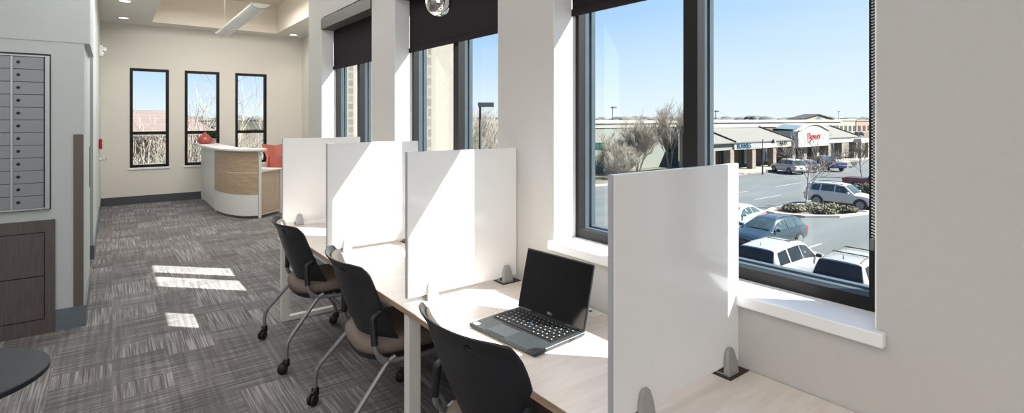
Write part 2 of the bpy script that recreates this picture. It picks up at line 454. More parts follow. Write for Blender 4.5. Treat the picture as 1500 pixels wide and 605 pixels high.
def side_window(n, y0, y1, label):
    t = thing('window_%d' % n, label, 'window', (1.89, (y0+y1)/2, SILL), kind='structure')
    z0, z1 = SILL+.012, HEAD
    y1 += .018
    bm = B(); ring(bm, 1.89, 1.935, y0, y1, z0, z1, .046, .068)
    ym = (y0+y1)/2+.006
    obj('frame', bm, M['black_frame'], t, world=True)
    obj('mullion', boxes((1.888, 1.94, ym-.033, ym+.033, z0+.046, z1-.046)), M['black_frame'], t, world=True)
    for a, b in ((y0, ym+.018), (ym-.018, y1)):
        bm = B()
        ring(bm, 1.935, 1.962, a, b, z0, z1, .047, .058)
        ring(bm, 1.976, 2.004, a, b, z0, z1, .052, .064)
        s = obj('sash', bm, M['grey_frame'], t, world=True)
        bm = B(); ring(bm, 1.962, 1.976, a, b, z0, z1, .042, .05)
        g = obj('track', bm, M['grey_light'], t, world=True)
        bm = B(); poly(bm, ((1.984, a+.03, z0+.03), (1.984, b-.03, z0+.03), (1.984, b-.03, z1-.03), (1.984, a+.03, z1-.03)))
        obj('glass', bm, M['glass'], t, world=True, fixn=False)
    y1 -= .018
    bm = B(); prism(bm, [(WX-.03, y0-.025, SILL-.028), (WX-.03, y1+.015, SILL-.028), (WX-.002, y1+.015, SILL-.028), (WX-.002, y1, SILL-.028), (1.90, y1, SILL-.028), (1.90, y0, SILL-.028), (WX-.002, y0, SILL-.028), (WX-.002, y0-.025, SILL-.028)], (0, 0, .042))
    obj('sill', bm, M['white_paint'], t, world=True, bevel=.005)
    return t
side_window(1, *OPEN[0], 'large black framed window looking over the parking lot')
side_window(2, *OPEN[1], 'black framed window beside the chrome globe pendant')
side_window(3, *OPEN[2], 'narrowest looking black framed side window, by the last divider')

# white reveal linings (painted drywall returns)
for i, (a, b) in enumerate(OPEN):
    struct('trim_%d' % (3+i), boxes((WX+.001, 1.89, b-.004, b+.0, SILL+.014, HEAD), (WX+.001, 1.89, a, a+.004, SILL+.014, HEAD)), M['white_paint'])

def far_window(n, x0, x1, label):
    t = thing('window_%d' % n, label, 'window', ((x0+x1)/2, FY, FZ0), kind='structure')
    def rg(bm, y0, y1, w):
        box(bm, x0, x0+w, y0, y1, FZ0, FZ1); box(bm, x1-w, x1, y0, y1, FZ0, FZ1)
        box(bm, x0+w, x1-w, y0, y1, FZ0, FZ0+w); box(bm, x0+w, x1-w, y0, y1, FZ1-w, FZ1)
    bm = B(); rg(bm, FY-.004, FY+.09, .05)
    obj('frame', bm, M['black_frame'], t, world=True)
    obj('rail', boxes((x0+.05, x1-.05, FY+.01, FY+.08, 1.31, 1.37)), M['black_frame'], t, world=True)
    for z0, z1 in ((FZ0+.05, 1.31), (1.37, FZ1-.05)):
        bm = B(); poly(bm, ((x0+.04, FY+.05, z0-.01), (x1-.04, FY+.05, z0-.01), (x1-.04, FY+.05, z1+.01), (x0+.04, FY+.05, z1+.01)))
        obj('glass', bm, M['glass'], t, world=True, fixn=False)
    obj('sill', boxes((x0-.02, x1+.02, FY-.02, FY-.003, FZ0-.035, FZ0)), M['white_paint'], t, world=True)
far_window(4, *FWIN[0], 'tall narrow far window closest to the corridor')
far_window(5, *FWIN[1], 'tall narrow far window behind the coral vase')
far_window(6, *FWIN[2], 'tall narrow far window behind the coral chair')

# ------------------------------------------------------------------ roller blinds
BZ = 2.135
BL = ['charcoal roller blind over the large window, only its hem in view', 'charcoal roller blind behind the chrome globe pendant',
      'charcoal roller blind with its bronze cassette in view']
for i, (a, b) in enumerate(OPEN):
    t = thing('roller_blind', BL[i], 'blind', (1.85, (a+b)/2, BZ), group='roller blinds on the side windows')
    bm = B(); poly(bm, ((1.866, a+.015, BZ+.02), (1.866, b-.008, BZ+.02), (1.866, b-.008, 2.6), (1.866, a+.015, 2.6)))
    solidify(obj('fabric', bm, M['blind'], t, world=True), .004)
    obj('hem_bar', boxes((1.856, 1.872, a+.015, b-.008, BZ-.012, BZ+.024)), M['blind'], t, world=True, bevel=.004)
    obj('cassette', boxes((WX-.012, 1.86, a+.004, b-.004, 2.535, 2.645)), M['cassette'], t, world=True, bevel=.003)
    bm = B()
    if i == 0:
        n = 140
        for k in range(n):
            z = 1.215+k*(2.53-1.215)/n
            bmesh.ops.create_icosphere(bm, subdivisions=1, radius=.0036, matrix=Matrix.Translation((1.852, a+.046, z)))
            if k % 1 == 0: bmesh.ops.create_icosphere(bm, subdivisions=1, radius=.0036, matrix=Matrix.Translation((1.868, a+.046, z+.004)))
        tube(bm, [(1.852, a+.046, 1.215+.01), (1.854, a+.046, 1.203), (1.860, a+.046, 1.198), (1.866, a+.046, 1.203), (1.868, a+.046, 1.225)], .0035, 6)
        box(bm, 1.848, 1.858, a+.041, a+.052, 1.20, 1.235)
        obj('bead_chain', bm, M['chrome_soft'], t, world=True, smooth=60, label='steel bead chain')
    else:
        bm.free()

# ------------------------------------------------------------------ desks
DF, DB, DZ = 1.062, 1.738, .74
def leg_loop(y, w=.05, th=.035):
    bm = B()
    x0, x1 = DF+.004, 1.70
    box(bm, x0, x0+w+.01, y, y+w, .0, DZ-.028); box(bm, x1-w, x1, y, y+w, .0, DZ-.028)
    box(bm, x0+w+.01, x1-w, y, y+w, .0, th); box(bm, x0+w+.01, x1-w, y, y+w, DZ-.028-.05, DZ-.028)
    return bm
DL = [(-2.2, -.02, 'pale ash desk at the near end of the run, in front of the nearest divider'),
      (-.02, 2.165, 'pale ash desk carrying the black laptop'),
      (2.165, 4.62, 'pale ash desk at the far end of the run, with the two farther chairs')]
for y0, y1, lab in DL:
    t = thing('desk', lab, 'desk', (1.4, (y0+y1)/2, 0), group='pale ash desks along the window wall')
    top = obj('tabletop', boxes((DF+.002, DB-.085, y0+.001, y1-.001, DZ-.026, DZ)), M['desk'], t, world=True, bevel=.0015)
    obj('edge_band', boxes((DF-.001, DF+.002, y0+.001, y1-.001, DZ-.026, DZ-.002)), M['desk_edge'], t, world=True, label='brown edge band')
    obj('cable_flap', boxes((DB-.083, DB, y0+.001, y1-.001, DZ-.026, DZ)), M['desk'], t, world=True, bevel=.001)
    if y0 < 2: obj('leg', leg_loop(y1-.02 if y1 < 1 else y1+.004), M['leg_metal'], t, world=True, bevel=.003)
    else: obj('leg', leg_loop(4.40), M['leg_metal'], t, world=True, bevel=.003)
    if y0 < -1: obj('leg', leg_loop(-2.1), M['leg_metal'], t, world=True, bevel=.003)
    obj('under_rail', boxes((1.30, 1.36, y0+.08, y1-.25, DZ-.075, DZ-.026)), M['leg_metal'], t, world=True)
    obj('modesty_panel', boxes((1.66, 1.672, y0+.1, y1-.3, .30, DZ-.026)), M['leg_metal'], t, world=True)

PL = [(.985, 'nearest glossy white desk divider, in front of the laptop'), (2.245, 'glossy white desk divider just behind the laptop, with a sunlit patch'),
      (3.385, 'glossy white desk divider standing third along the desks'), (4.48, 'farthest white desk divider, before the reception desk')]
def clip_bm(x, y, w, h):
    bm = B()
    for s in (-1, 1):
        ya = y+s*.011; yb = y+s*.022; yc = y+s*.034
        pr = [(x-w/2, ya, DZ+.006), (x+w/2, ya, DZ+.006), (x+w*.42, ya, DZ+h*.6), (x+w*.28, ya, DZ+h*.93), (x+w*.16, ya, DZ+h), (x-w*.16, ya, DZ+h), (x-w*.28, ya, DZ+h*.93), (x-w*.42, ya, DZ+h*.6)]
        front = [(px, yc+(yb-yc)*((pz-DZ)/h), pz) for px, _, pz in pr]
        a = [bm.verts.new(p) for p in pr]; b = [bm.verts.new(p) for p in front]
        bm.faces.new(a); bm.faces.new(b[::-1])
        for k in range(len(a)): bm.faces.new((a[k], a[(k+1) % len(a)], b[(k+1) % len(a)], b[k]))
    box(bm, x-w/2, x+w/2, y-.034, y+.034, DZ+.001, DZ+.008)
    return bm
for y, lab in PL:
    t = thing('desk_divider', lab, 'divider', (1.41, y, DZ), group='white desk dividers')
    x0, x1, z0, z1 = 1.092, 1.732, .766, 1.448
    obj('panel', boxes((x0, x1, y-.0095, y+.0095, z0, z1)), M['panel'], t, world=True, bevel=.003)
    obj('edge_strip', boxes((x0-.0035, x0-.0005, y-.0085, y+.0085, z0, z1)), M['panel_edge'], t, world=True, label='grey edge strip')
    for x in (x0+.125, x1-.07):
        c = obj('clip', clip_bm(x, y, .062, .088), M['clip'], t, world=True, bevel=.003, label='silver clip foot')
    obj('foot_plate', boxes((x1-.115, x1+.004, y-.046, y+.046, DZ, DZ+.002)), M['dark_gap'], t, world=True, label='dark plate under the clip')

t = thing('power_module', 'small white power plate set in the desk behind the laptop', 'outlet', (1.69, 1.66, DZ))
obj('plate', boxes((1.662, 1.728, 1.60, 1.80, DZ, DZ+.004)), M['white_metal'], t, world=True, bevel=.001)
for y in (1.655, 1.745): obj('socket', lathe(B(), ((.0, .0), (.009, .0), (.009, .0015), (.0, .0015)), 12, (1.70, y, DZ+.0042)), M['lock'], t, world=True)

# ------------------------------------------------------------------ nesting chairs
def make_chair(name, label, group):
    t = thing(name, label, 'chair', group=group)
    def shell(u, v, d=0., sc=1.):
        a = (u*2-1)*sc; 
        hw = .225+.062*min(1, v*1.5)-.02*max(0, v-.75)*4*abs(a)**6
        z = .49+.415*v
        if v > .8: z -= .03*((v-.8)/.2)*max(0, abs(a)-.8)*5*.3
        cx_ = .155-.19*v+.055*v*v
        wing = (.085+.05*(1-v))*abs(a)**2.4
        flare = .0-.03*max(0, v-.86)/.14*(1-.3*abs(a))
        return Vector((cx_+wing+flare+d, a*hw, z))
    bm = grid(B(), lambda u, v: shell(u, v), 28, 22, skip=lambda u, v: .86 < v < .91 and (.24 < u < .33 or .67 < u < .76))
    s = obj('backrest', bm, M['black_plastic'], t, smooth=80); solidify(s, .012, 0)
    sb = s.modifiers.new('soft', 'SUBSURF'); sb.levels = 1; sb.render_levels = 1
    def pad(u, v):
        a = u*2-1; vv = .12+.80*v
        p = shell(.5+.47*a, vv); k = (1-abs(a)**4)*(1-abs(v*2-1)**4)
        return p+Vector((.008+.022*k, 0, 0))
    solidify(obj('back_pad', grid(B(), pad, 16, 14), M['pad'], t, smooth=80, label='pale back pad'), .01, 1)
    # seat cushion: superellipse outline, domed, rolled front
    def outline(a, k):
        n = 3.2
        cxx = abs(math.cos(a))**(2/n)*math.copysign(1, math.cos(a)); cyy = abs(math.sin(a))**(2/n)*math.copysign(1, math.sin(a))
        return Vector((.345+.245*cxx*k, .245*cyy*k, 0))
    def seat_bm(levels):
        bm = B(); rings = []
        for k, z in levels:
            ring_ = []
            for i in range(40):
                p = outline(2*PI*i/40, k); fr = max(0, (p.x-.42)/.17); rr = max(0, (.2-p.x)/.1)
                ring_.append(bm.verts.new((p.x, p.y, z-.035*fr*fr+.008*abs(p.y)/.245)))
            rings.append(ring_)
        for a, b in zip(rings, rings[1:]):
            for i in range(40): bm.faces.new((a[i], a[(i+1) % 40], b[(i+1) % 40], b[i]))
        bm.faces.new(rings[0][::-1]); bm.faces.new(rings[-1]); return bm
    obj('seat', seat_bm([(.9, .425), (.98, .432), (1.0, .45), (.985, .474), (.93, .492), (.8, .5), (.5, .503), (.2, .503)]), M['taupe'], t, smooth=70)
    obj('seat_pan', seat_bm([(.6, .375), (.85, .388), (.95, .405), (.965, .43)]), M['black_plastic'], t, smooth=60)
    for s_ in (-1, 1):
        y = s_*.285
        bm = B()
        tube(bm, arc_path([(.0, s_*.33, .075), (.0, s_*.33, .19), (.21, y, .425), (.245, y, .44)], .07), .0125, 10)
        obj('rear_leg', bm, M['tube'], t, smooth=60)
        bm = B()
        tube(bm, arc_path([(.144, s_*.262, .56), (.146, y-.01*s_, .475), (.20, y, .425), (.36, y, .412), (.50, s_*.27, .412)], .06), .0125, 10)
        tube(bm, arc_path([(.30, s_*.268, .405), (.50, s_*.30, .16), (.515, s_*.30, .075)], .05), .0125, 10)
        obj('front_leg', bm, M['tube'], t, smooth=60)
        bm = B(); \
            tube(bm, arc_path([(.145, s_*.272, .51), (.142, s_*.250, .635), (.20, s_*.240, .665)], .012), [.017]*8, 10)
        obj('arm_stub', bm, M['black_plastic'], t, smooth=60)
        for x_, yy, ang in ((0., s_*.33, .5*s_+.2), (.515, s_*.30, -.4)):
            bm = B()
            for w in (-1, 1): lathe(bm, ((.0, -.009), (.026, -.009), (.031, -.004), (.031, .004), (.026, .009), (.0, .009)), 18, (-.022, w*.0125, .0315), 'Y')
            lathe(bm, ((.017, .045), (.022, .052), (.020, .085), (.014, .092)), 14)
            tube(bm, [(-.03, 0, .062), (-.012, 0, .066), (.004, 0, .07)], [.010, .017, .016], 10)
            bmesh.ops.rotate(bm, verts=bm.verts, matrix=Matrix.Rotation(ang, 3, 'Z'), cent=(0, 0, 0))
            bmesh.ops.translate(bm, verts=bm.verts, vec=(x_, yy, 0))
            obj('castor', bm, M['rubber'], t, smooth=50)
    bm = B(); tube(bm, [(.33, -.275, .412), (.33, .275, .412)], .011, 8); tube(bm, [(.18, -.285, .425), (.18, .285, .425)], .009, 8)
    obj('cross_bar', bm, M['tube'], t, smooth=60)
    return t
CH = [(.882, 3.83, -.02, 'farthest black desk chair, behind the other two'), (.885, 2.70, -.08, 'middle black desk chair with a taupe seat'),
      (.885, 1.56, .05, 'nearest black desk chair, pulled up to the laptop')]
c0 = None
for i, (x, y, r, lab) in enumerate(CH):
    o = make_chair('desk_chair', lab, 'black desk chairs on castors') if i == 0 else copy_tree(c0)
    if i == 0: c0 = o
    o.location = (x, y, 0); o.rotation_euler = (0, 0, r); o['label'] = lab

# ------------------------------------------------------------------ laptop
lt = thing('laptop', 'open black laptop on the desk between the two nearest dividers', 'laptop', (1.335, 1.662, DZ), math.radians(5))
LW, LD = .388, .285
obj('base', boxes((-LD/2, LD/2, -LW/2, LW/2, .003, .018)), M['laptop'], lt, bevel=.006, seg=3)
obj('foot', boxes((-LD/2+.02, LD/2-.02, -LW/2+.02, LW/2-.02, 0, .003)), M['rubber'], lt)
obj('key_well', boxes((-.035, .118, -.175, .175, .018, .0184)), M['key'], lt)
bm = B(); bl = B()
for r_ in range(6):
    x = .108-r_*.0245; n = 14 if r_ else 15
    y = .170
    kk = 12 if r_ == 5 else (13 if r_ else 15)
    ws = [1]*kk
    if r_ == 5: ws = [1, 1, 1, 1, 5, 1, 1, 1, 1, 1]
    if r_ == 4: ws = [2]+[1]*10+[2]
    if r_ == 3: ws = [1.6]+[1]*11+[1.4]
    if r_ == 2: ws = [1.3]+[1]*12
    if r_ == 1: ws = [1]*12+[1.6]
    tot = sum(ws); wu = .34/tot
    for q, w in enumerate(ws):
        h = .0105 if r_ else .007
        box(bm, x-h, x+h, y-w*wu+.0015, y-.0015, .0184, .0208)
        cy_ = y-w*wu/2
        if w < 3: box(bl, x-.001, x+.004, cy_-.0005, cy_+.004, .0208, .0211)
        y -= w*wu
obj('keyboard', bm, M['key'], lt, label='black keys')
obj('key_legend', bl, M['legend'], lt, label='pale key legends')
obj('point_stick', lathe(B(), ((.0, 0), (.004, 0), (.004, .003), (.0, .004)), 10, (.04, .01, .0208)), M['pointstick'], lt, label='blue pointing stick')
obj('touchpad', boxes((-.128, -.048, -.02, .09, .018, .0186)), M['touchpad'], lt)
for xb in (-.041, -.1335): obj('touchpad_button', boxes((xb-.003, xb+.003, -.02, .09, .018, .0186)), M['key'], lt)
obj('sticker', boxes((-.132, -.112, .150, .178, .0181, .0185)), M['paper'], lt, label='white sticker')
obj('side_port', boxes((.05, .075, -LW/2-.0015, -LW/2+.001, .007, .013)), M['lock'], lt)
# lid, tilted back about the hinge line
hx, hz = LD/2-.008, .019
tilt = math.radians(14)
Rm = Matrix.Translation((hx, 0, hz)) @ Matrix.Rotation(tilt, 4, 'Y')
def lid(bm): bmesh.ops.transform(bm, matrix=Rm, verts=bm.verts); return bm
LH = .262
obj('screen_lid', lid(boxes((.0, .008, -LW/2, LW/2, 0, LH))), M['laptop'], lt, bevel=.0035, seg=3)
obj('display', lid(boxes((-.0012, -.0002, -LW/2+.006, LW/2-.006, .006, LH-.006))), M['laptop_dark'], lt, label='glossy dark screen')
bm = text_bm('DELL', .013, .0002, basis((-.0016, 0, .020), (0, -1, 0), (0, 0, 1), (-1, 0, 0)))
obj('logo', lid(bm), M['legend'], lt)
for s_ in (-1, 1):
    bm = B(); tube(bm, [(hx+.002, s_*.13-.03, hz), (hx+.002, s_*.13+.03, hz)], .0075, 10)
    obj('hinge', bm, M['laptop'], lt, smooth=60)

# ------------------------------------------------------------------ side table bottom-left
t = thing('side_table', 'small round black table at the near left edge', 'table', (-.535, 3.05, 0))
obj('tabletop', lathe(B(), ((.0, .522), (.312, .522), (.32, .528), (.32, .546), (.316, .55), (.0, .55)), 72), M['table_black'], t, smooth=40)
bm = B(); tube(bm, [(0, 0, .02), (0, 0, .522)], .03, 20); obj('pedestal', bm, M['table_black'], t, smooth=50)
obj('base', lathe(B(), ((.0, 0), (.22, 0), (.22, .008), (.05, .02), (.0, .02)), 48), M['table_black'], t, smooth=40)

# ------------------------------------------------------------------ mailboxes + cabinet on the left
mb = thing('mailbox_unit', 'aluminium bank of small mailbox doors set in the left wall', 'mailboxes', (-.7, MY, .93))
mx1, mz0, mz1 = -.372, .93, 2.075
mx0 = mx1-.602
obj('surround', boxes((mx0-.02, mx1+.006, MY-.004, MY, mz0-.006, mz1+.016)), M['lock'], mb, world=True, label='dark ragged gap around the unit')
bm = boxes((mx0, mx0+.03, MY-.03, MY-.004, mz0, mz1), (mx1-.026, mx1, MY-.03, MY-.004, mz0, mz1), (mx0+.03, mx1-.026, MY-.03, MY-.004, mz1-.012, mz1), (mx0+.03, mx1-.026, MY-.03, MY-.004, mz0, mz0+.012))
ncol, nrow = 3, 12
cw = (mx1-.026-(mx0+.03))/ncol; rh = (mz1-mz0-.024)/nrow
for c in range(1, ncol): box(bm, mx0+.03+c*cw-.007, mx0+.03+c*cw+.007, MY-.028, MY-.004, mz0+.012, mz1-.012)
obj('frame', bm, M['alu_light'], mb, world=True, bevel=.002)
obj('back_plate', boxes((mx0+.03, mx1-.026, MY-.010, MY-.004, mz0+.012, mz1-.012)), M['lock'], mb, world=True)
for c in range(ncol):
    for r_ in range(nrow):
        a = mx0+.03+c*cw+.0072; b = mx0+.03+(c+1)*cw-.0072
        z = mz0+.012+r_*rh
        d = obj('door', boxes((a, b, MY-.024, MY-.011, z+.0016, z+rh-.0016)), M['alu'], mb, world=True, bevel=.0015)
        bm = lathe(B(), ((.0, 0), (.011, 0), (.010, .006), (.0, .007)), 16, axis='Y')
        bmesh.ops.scale(bm, vec=(1, -1, 1), verts=bm.verts)
        bmesh.ops.translate(bm, verts=bm.verts, vec=(a+.028, MY-.024, z+rh*.55))
        l = obj('lock', bm, M['lock'], d, smooth=50); l.data.transform(Matrix.Translation(-mb.location))
cb = thing('base_cabinet', 'dark taupe cabinet front with two drawer fronts below the mailboxes', 'cabinet', (-.8, MY, 0))
obj('carcass', boxes((-1.25, -.342, MY-.022, MY-.001, 0, .848)), M['cabinet'], cb, world=True, bevel=.002)
for z0, z1 in ((.115, .43), (.438, .755)):
    obj('drawer', boxes((-1.1, -.405, MY-.0235, MY-.022, z0, z1)), M['cabinet'], cb, world=True)
bm = boxes((-1.105, -.4, MY-.0232, MY-.0222, .43, .438), (-.405, -.399, MY-.0232, MY-.0222, .11, .76), (-1.105, -.399, MY-.0232, MY-.0222, .755, .761), (-1.105, -.399, MY-.0232, MY-.0222, .109, .115))
obj('groove', bm, M['lock'], cb, world=True)

# ------------------------------------------------------------------ small wall fittings on the corridor side
t = thing('fire_alarm_pull', 'red pull station fixed to the corridor wall', 'fire alarm', (LX, 10.9, 1.2))
obj('body', boxes((0, .045, -.05, .05, -.08, .08)), M['red'], t, bevel=.006)
obj('pull_handle', boxes((.045, .058, -.035, .035, .0, .022)), M['paper'], t, bevel=.003)
t = thing('alarm_strobe', 'white alarm strobe mounted high on the corridor wall', 'alarm', (LX, 10.9, 2.72))
obj('base', boxes((0, .05, -.06, .06, -.09, .09)), M['white_metal'], t, bevel=.008)
obj('lens', boxes((.05, .10, -.035, .035, -.01, .06)), M['light_shell'], t, bevel=.012)
obj('horn', lathe(B(), ((.0, .05), (.035, .05), (.03, .07), (.0, .072)), 16, (0, 0, -.05), 'X'), M['white_metal'], t, smooth=50)
dt = thing('door_1', 'flush white door in the corridor wall', 'door', (LX, 11.5, 0), kind='structure')
obj('leaf', boxes((0, .012, -.42, .42, .02, 2.1)), M['wall_left'], dt)
bm = B(); lathe(bm, ((.0, .012), (.028, .012), (.026, .02), (.0, .021)), 18, (0, -.35, .93), 'X'); tube(bm, arc_path([(.02, -.35, .93), (.085, -.35, .93), (.09, -.22, .935)], .02), .011, 10)
obj('door_handle', bm, M['chrome_soft'], dt, smooth=50, label='steel lever handle')

# ------------------------------------------------------------------ ceiling lights
DLs = [(3.07, 11.7, 'recessed round downlight at the right corner of the far ceiling'), (.163, 11.56, 'recessed round downlight close to the far wall on the corridor side'),
       (.156, 9.9, 'recessed round downlight on the corridor side, cut by the picture top')]
for x, y, lab in DLs:
    t = thing('downlight', lab, 'ceiling light', (x, y, CZ), group='recessed downlights')
    bm = B(); lathe(bm, ((.072, -.006), (.098, -.006), (.1, -.001), (.1, .0), (.072, 0)), 32); obj('trim_ring', bm, M['chrome_soft'], t, smooth=50)
    obj('lamp', lathe(B(), ((.0, -.0075), (.071, -.0075), (.071, -.0065), (.0, -.0065)), 32), M['lamp_glow'], t, label='lit lamp')
lp = thing('linear_pendant', 'long white curved pendant light hanging below the ceiling tray', 'pendant light', (1.49, 8.6, 3.0))
def arc_shell(r0, y0, y1, dz, t_, half=.112, sag=.055):
    bm = B(); n = 14
    pr = []
    for i in range(n+1):
        a = -1+2*i/n; pr.append((a*half, -sag*(1-a*a)**.8+dz))
    lo = [bm.verts.new((x, y0, z)) for x, z in pr]; hi = [bm.verts.new((x, y1, z)) for x, z in pr]
    for i in range(n): bm.faces.new((lo[i], lo[i+1], hi[i+1], hi[i]))
    return bm
s = obj('shell', arc_shell(0, -1.4, 1.38, .05, 0), M['light_shell'], lp, smooth=60); solidify(s, .006)
for y in (-1.4, .72, 1.38):
    bm = B(); pr = [(-.115+.23*i/14, y, (-.058*(1-(-1+2*i/14)**2)**.8)+.047) for i in range(15)]
    prism(bm, pr+[(.115, y, .062), (-.115, y, .062)] if y != .72 else pr+[(.112, y, .05), (-.112, y, .05)], (0, .02, 0))
    obj('end_cap' if y != .72 else 'joint_band', bm, M['white_metal'], lp)
obj('lamp_tray', boxes((-.10, .10, -1.38, 1.36, .045, .055)), M['lamp_lens'], lp)
for y in (-1.27, 1.25):
    bm = B(); tube(bm, [(0, y, .05), (0, y, TZ-3.0)], .0015, 6); obj('cable', bm, M['clip'], lp)
gp = thing('globe_pendant', 'mirrored chrome globe pendant hanging in front of a charcoal blind', 'pendant light', (1.485, 2.64, 2.265))
bm = B(); bmesh.ops.create_uvsphere(bm, u_segments=48, v_segments=28, radius=.0755); obj('globe', bm, M['chrome'], gp, smooth=60)
bm = B(); tube(bm, [(0, 0, .09), (0, 0, CZ-2.265)], .004, 8); obj('cord', bm, M['rubber'], gp)
obj('cap', lathe(B(), ((.0, .06), (.03, .068), (.03, .10), (.0, .102)), 20), M['chrome_soft'], gp, smooth=50)

# ------------------------------------------------------------------ reception desk
rd = thing('reception_desk', 'curved white and oak reception desk by the far windows', 'reception desk', (1.9, 10.4, 0))
EC = (1.88, 10.39)
def ell(t_, off=0.): return (EC[0]-(.46+off)*math.cos(t_), EC[1]-(1.14+off)*math.sin(t_))
def curved(z0, z1, off0, th, t0=0., t1=PI/2, n=28):
    bm = B(); a = []
    for i in range(n+1):
        q = t0+(t1-t0)*i/n; o1 = ell(q, off0); o2 = ell(q, off0-th)
        a.append([bm.verts.new((o1[0], o1[1], z0)), bm.verts.new((o1[0], o1[1], z1)), bm.verts.new((o2[0], o2[1], z1)), bm.verts.new((o2[0], o2[1], z0))])
    for p, q in zip(a, a[1:]):
        for k in range(4): bm.faces.new((p[k], p[(k+1) % 4], q[(k+1) % 4], q[k]))
    bm.faces.new(a[0]); bm.faces.new(a[-1][::-1]); return bm
obj('lower_panel', curved(.045, .385, 0, .02), M['white_metal'], rd, world=True, smooth=40)
obj('oak_panel', curved(.39, .728, .004, .02), M['oak'], rd, world=True, smooth=40)
obj('oak_panel', curved(.742, 1.09, .004, .02), M['oak'], rd, world=True, smooth=40)
obj('side_panel', boxes((1.415, 1.435, 10.40, 12.12, .045, 1.09)), M['white_metal'], rd, world=True)
bm = B(); pts = [(1.30, 12.16), (1.30, 11.2), (1.335, 10.7)]
for i in range(0, 25): pts.append(ell(PI/2*i/24*.99+.01, .075))
pts += [(1.99, 9.2), (2.03, 9.32), (1.97, 9.62)]
for i in range(24, -1, -3): pts.append(ell(PI/2*i/24, -.29))
pts += [(1.70, 12.16)]
prism(bm, [(x, y, 1.092) for x, y in pts], (0, 0, .03)); bmesh.ops.triangulate(bm, faces=[f for f in bm.faces if len(f.verts) > 4])
obj('counter_top', bm, M['white_metal'], rd, world=True)
def post(x, y, z1, foot=True):
    bm = boxes((x-.022, x+.022, y-.022, y+.022, .012, z1))
    lathe(bm, ((.0, 0), (.02, 0), (.02, .012), (.0, .012)), 14, (x, y, 0)); return bm
bm = post(1.905, 9.245, 1.03)
tube(bm, arc_path([(1.905, 9.245, .98), (1.905, 9.245, 1.09), (1.98, 9.235, 1.092)], .06), .022, 8)
tube(bm, arc_path([(1.905, 9.245, .98), (1.905, 9.245, 1.085), (1.86, 9.27, 1.09)], .05), .022, 8)
obj('front_post', bm, M['white_metal'], rd, world=True, bevel=.003)
obj('corner_foot', boxes((1.42, 1.45, 10.37, 10.41, 0, .05)), M['white_metal'], rd, world=True)
obj('corner_foot', boxes((1.42, 1.45, 12.05, 12.09, 0, .05)), M['white_metal'], rd, world=True)
E1 = Vector((1.925, 9.27, 0)); E2 = Vector((2.33, 9.60, 0)); dd = (E2-E1).normalized(); nn = Vector((-dd.y, dd.x, 0))
def along(bm, s0, s1, n0, n1, z0, z1):
    q = [E1+dd*s0+nn*n0, E1+dd*s1+nn*n0, E1+dd*s1+nn*n1, E1+dd*s0+nn*n1]
    prism(bm, [(p.x, p.y, z0) for p in q], (0, 0, z1-z0)); return bm
LL = (E2-E1).length
obj('end_panel', along(B(), .02, LL-.07, 0, .018, .06, .735), M['oak_pale'], rd, world=True)
obj('end_rail', along(along(B(), .0, LL, .002, .016, .04, .06), LL-.05, LL-.01, -.012, .03, 0.0, .74), M['white_metal'], rd, world=True)
obj('work_surface', along(B(), -.02, LL+.02, -.03, .62, .74, .766), M['white_metal'], rd, world=True, bevel=.003)
bm = B(); along(bm, .03, .16, .25, .34, .766, .83)
ph = obj('desk_telephone', bm, M['rubber'], None); ph.location = (0, 0, 0)
cen = sum((Vector(v.co) for v in ph.data.vertices), Vector())/8; cen.z = .766
ph.data.transform(Matrix.Translation(-cen)); ph.location = cen
tagp(ph, 'small dark box on the low work surface beside the coral chair', 'telephone')

vs = thing('vase', 'coral teardrop vase on the reception counter', 'vase', (1.455, 11.86, 1.122))
obj('body', lathe(B(), ((.0, 0), (.085, 0), (.115, .02), (.133, .06), (.132, .095), (.11, .13), (.07, .165), (.038, .195), (.024, .215), (.024, .232), (.014, .232), (.012, .2), (.0, .2)), 36), M['coral_vase'], vs, smooth=50)
pp = thing('potted_plant', 'small dark leafy potted plant behind the coral vase', 'plant', (1.60, 11.98, 1.122))
obj('pot', lathe(B(), ((.0, 0), (.04, 0), (.058, .08), (.06, .1), (.048, .1), (.045, .085), (.0, .085)), 24), M['pot'], pp, smooth=50)
def leaf_cloud(bm, c, rad, n, size, rng, flat=1.):
    for _ in range(n):
        d = Vector((rng.gauss(0, 1), rng.gauss(0, 1), rng.gauss(0, 1))).normalized()*(rng.random()**.4)
        p = Vector(c)+Vector((d.x*rad[0], d.y*rad[1], d.z*rad[2]))
        a = Vector((rng.gauss(0, 1), rng.gauss(0, 1), rng.gauss(0, 1)*flat)).normalized(); b = a.orthogonal().normalized()
        s_ = size*(.6+.8*rng.random())
        poly(bm, (p-a*s_, p+b*s_*.45, p+a*s_, p-b*s_*.45))
rng = random.Random(3)
bm = B(); leaf_cloud(bm, (0, 0, .165), (.085, .085, .08), 260, .03, rng)
obj('foliage', bm, M['leaf'], pp, fixn=False)

# coral faceted chair behind the reception desk
cc = thing('lounge_chair', 'coral faceted chair behind the reception desk', 'chair', (2.36, 10.15, 0), math.radians(8))
bm = B()
V = {k: bm.verts.new(p) for k, p in dict(TL=(-.235, .02, 1.165), TM=(0, .075, 1.13), TR=(.235, .02, 1.17), WL=(-.10, .03, .93), WR=(.10, .03, .93), BL=(-.19, .0, .60), BR=(.19, .0, .60), BM=(0, -.03, .58),
      OL=(-.185, -.10, .93), OR=(.185, -.10, .93), FL=(-.27, -.20, .58), FR=(.27, -.20, .58), CM=(0, .06, .90)).items()}
for f in (('TL', 'TM', 'CM', 'WL'), ('TM', 'TR', 'WR', 'CM'), ('WL', 'CM', 'BM', 'BL'), ('CM', 'WR', 'BR', 'BM'), ('TL', 'WL', 'OL'), ('TR', 'OR', 'WR'), ('WL', 'BL', 'FL', 'OL'), ('WR', 'OR', 'FR', 'BR')):
    bm.faces.new([V[k] for k in f])
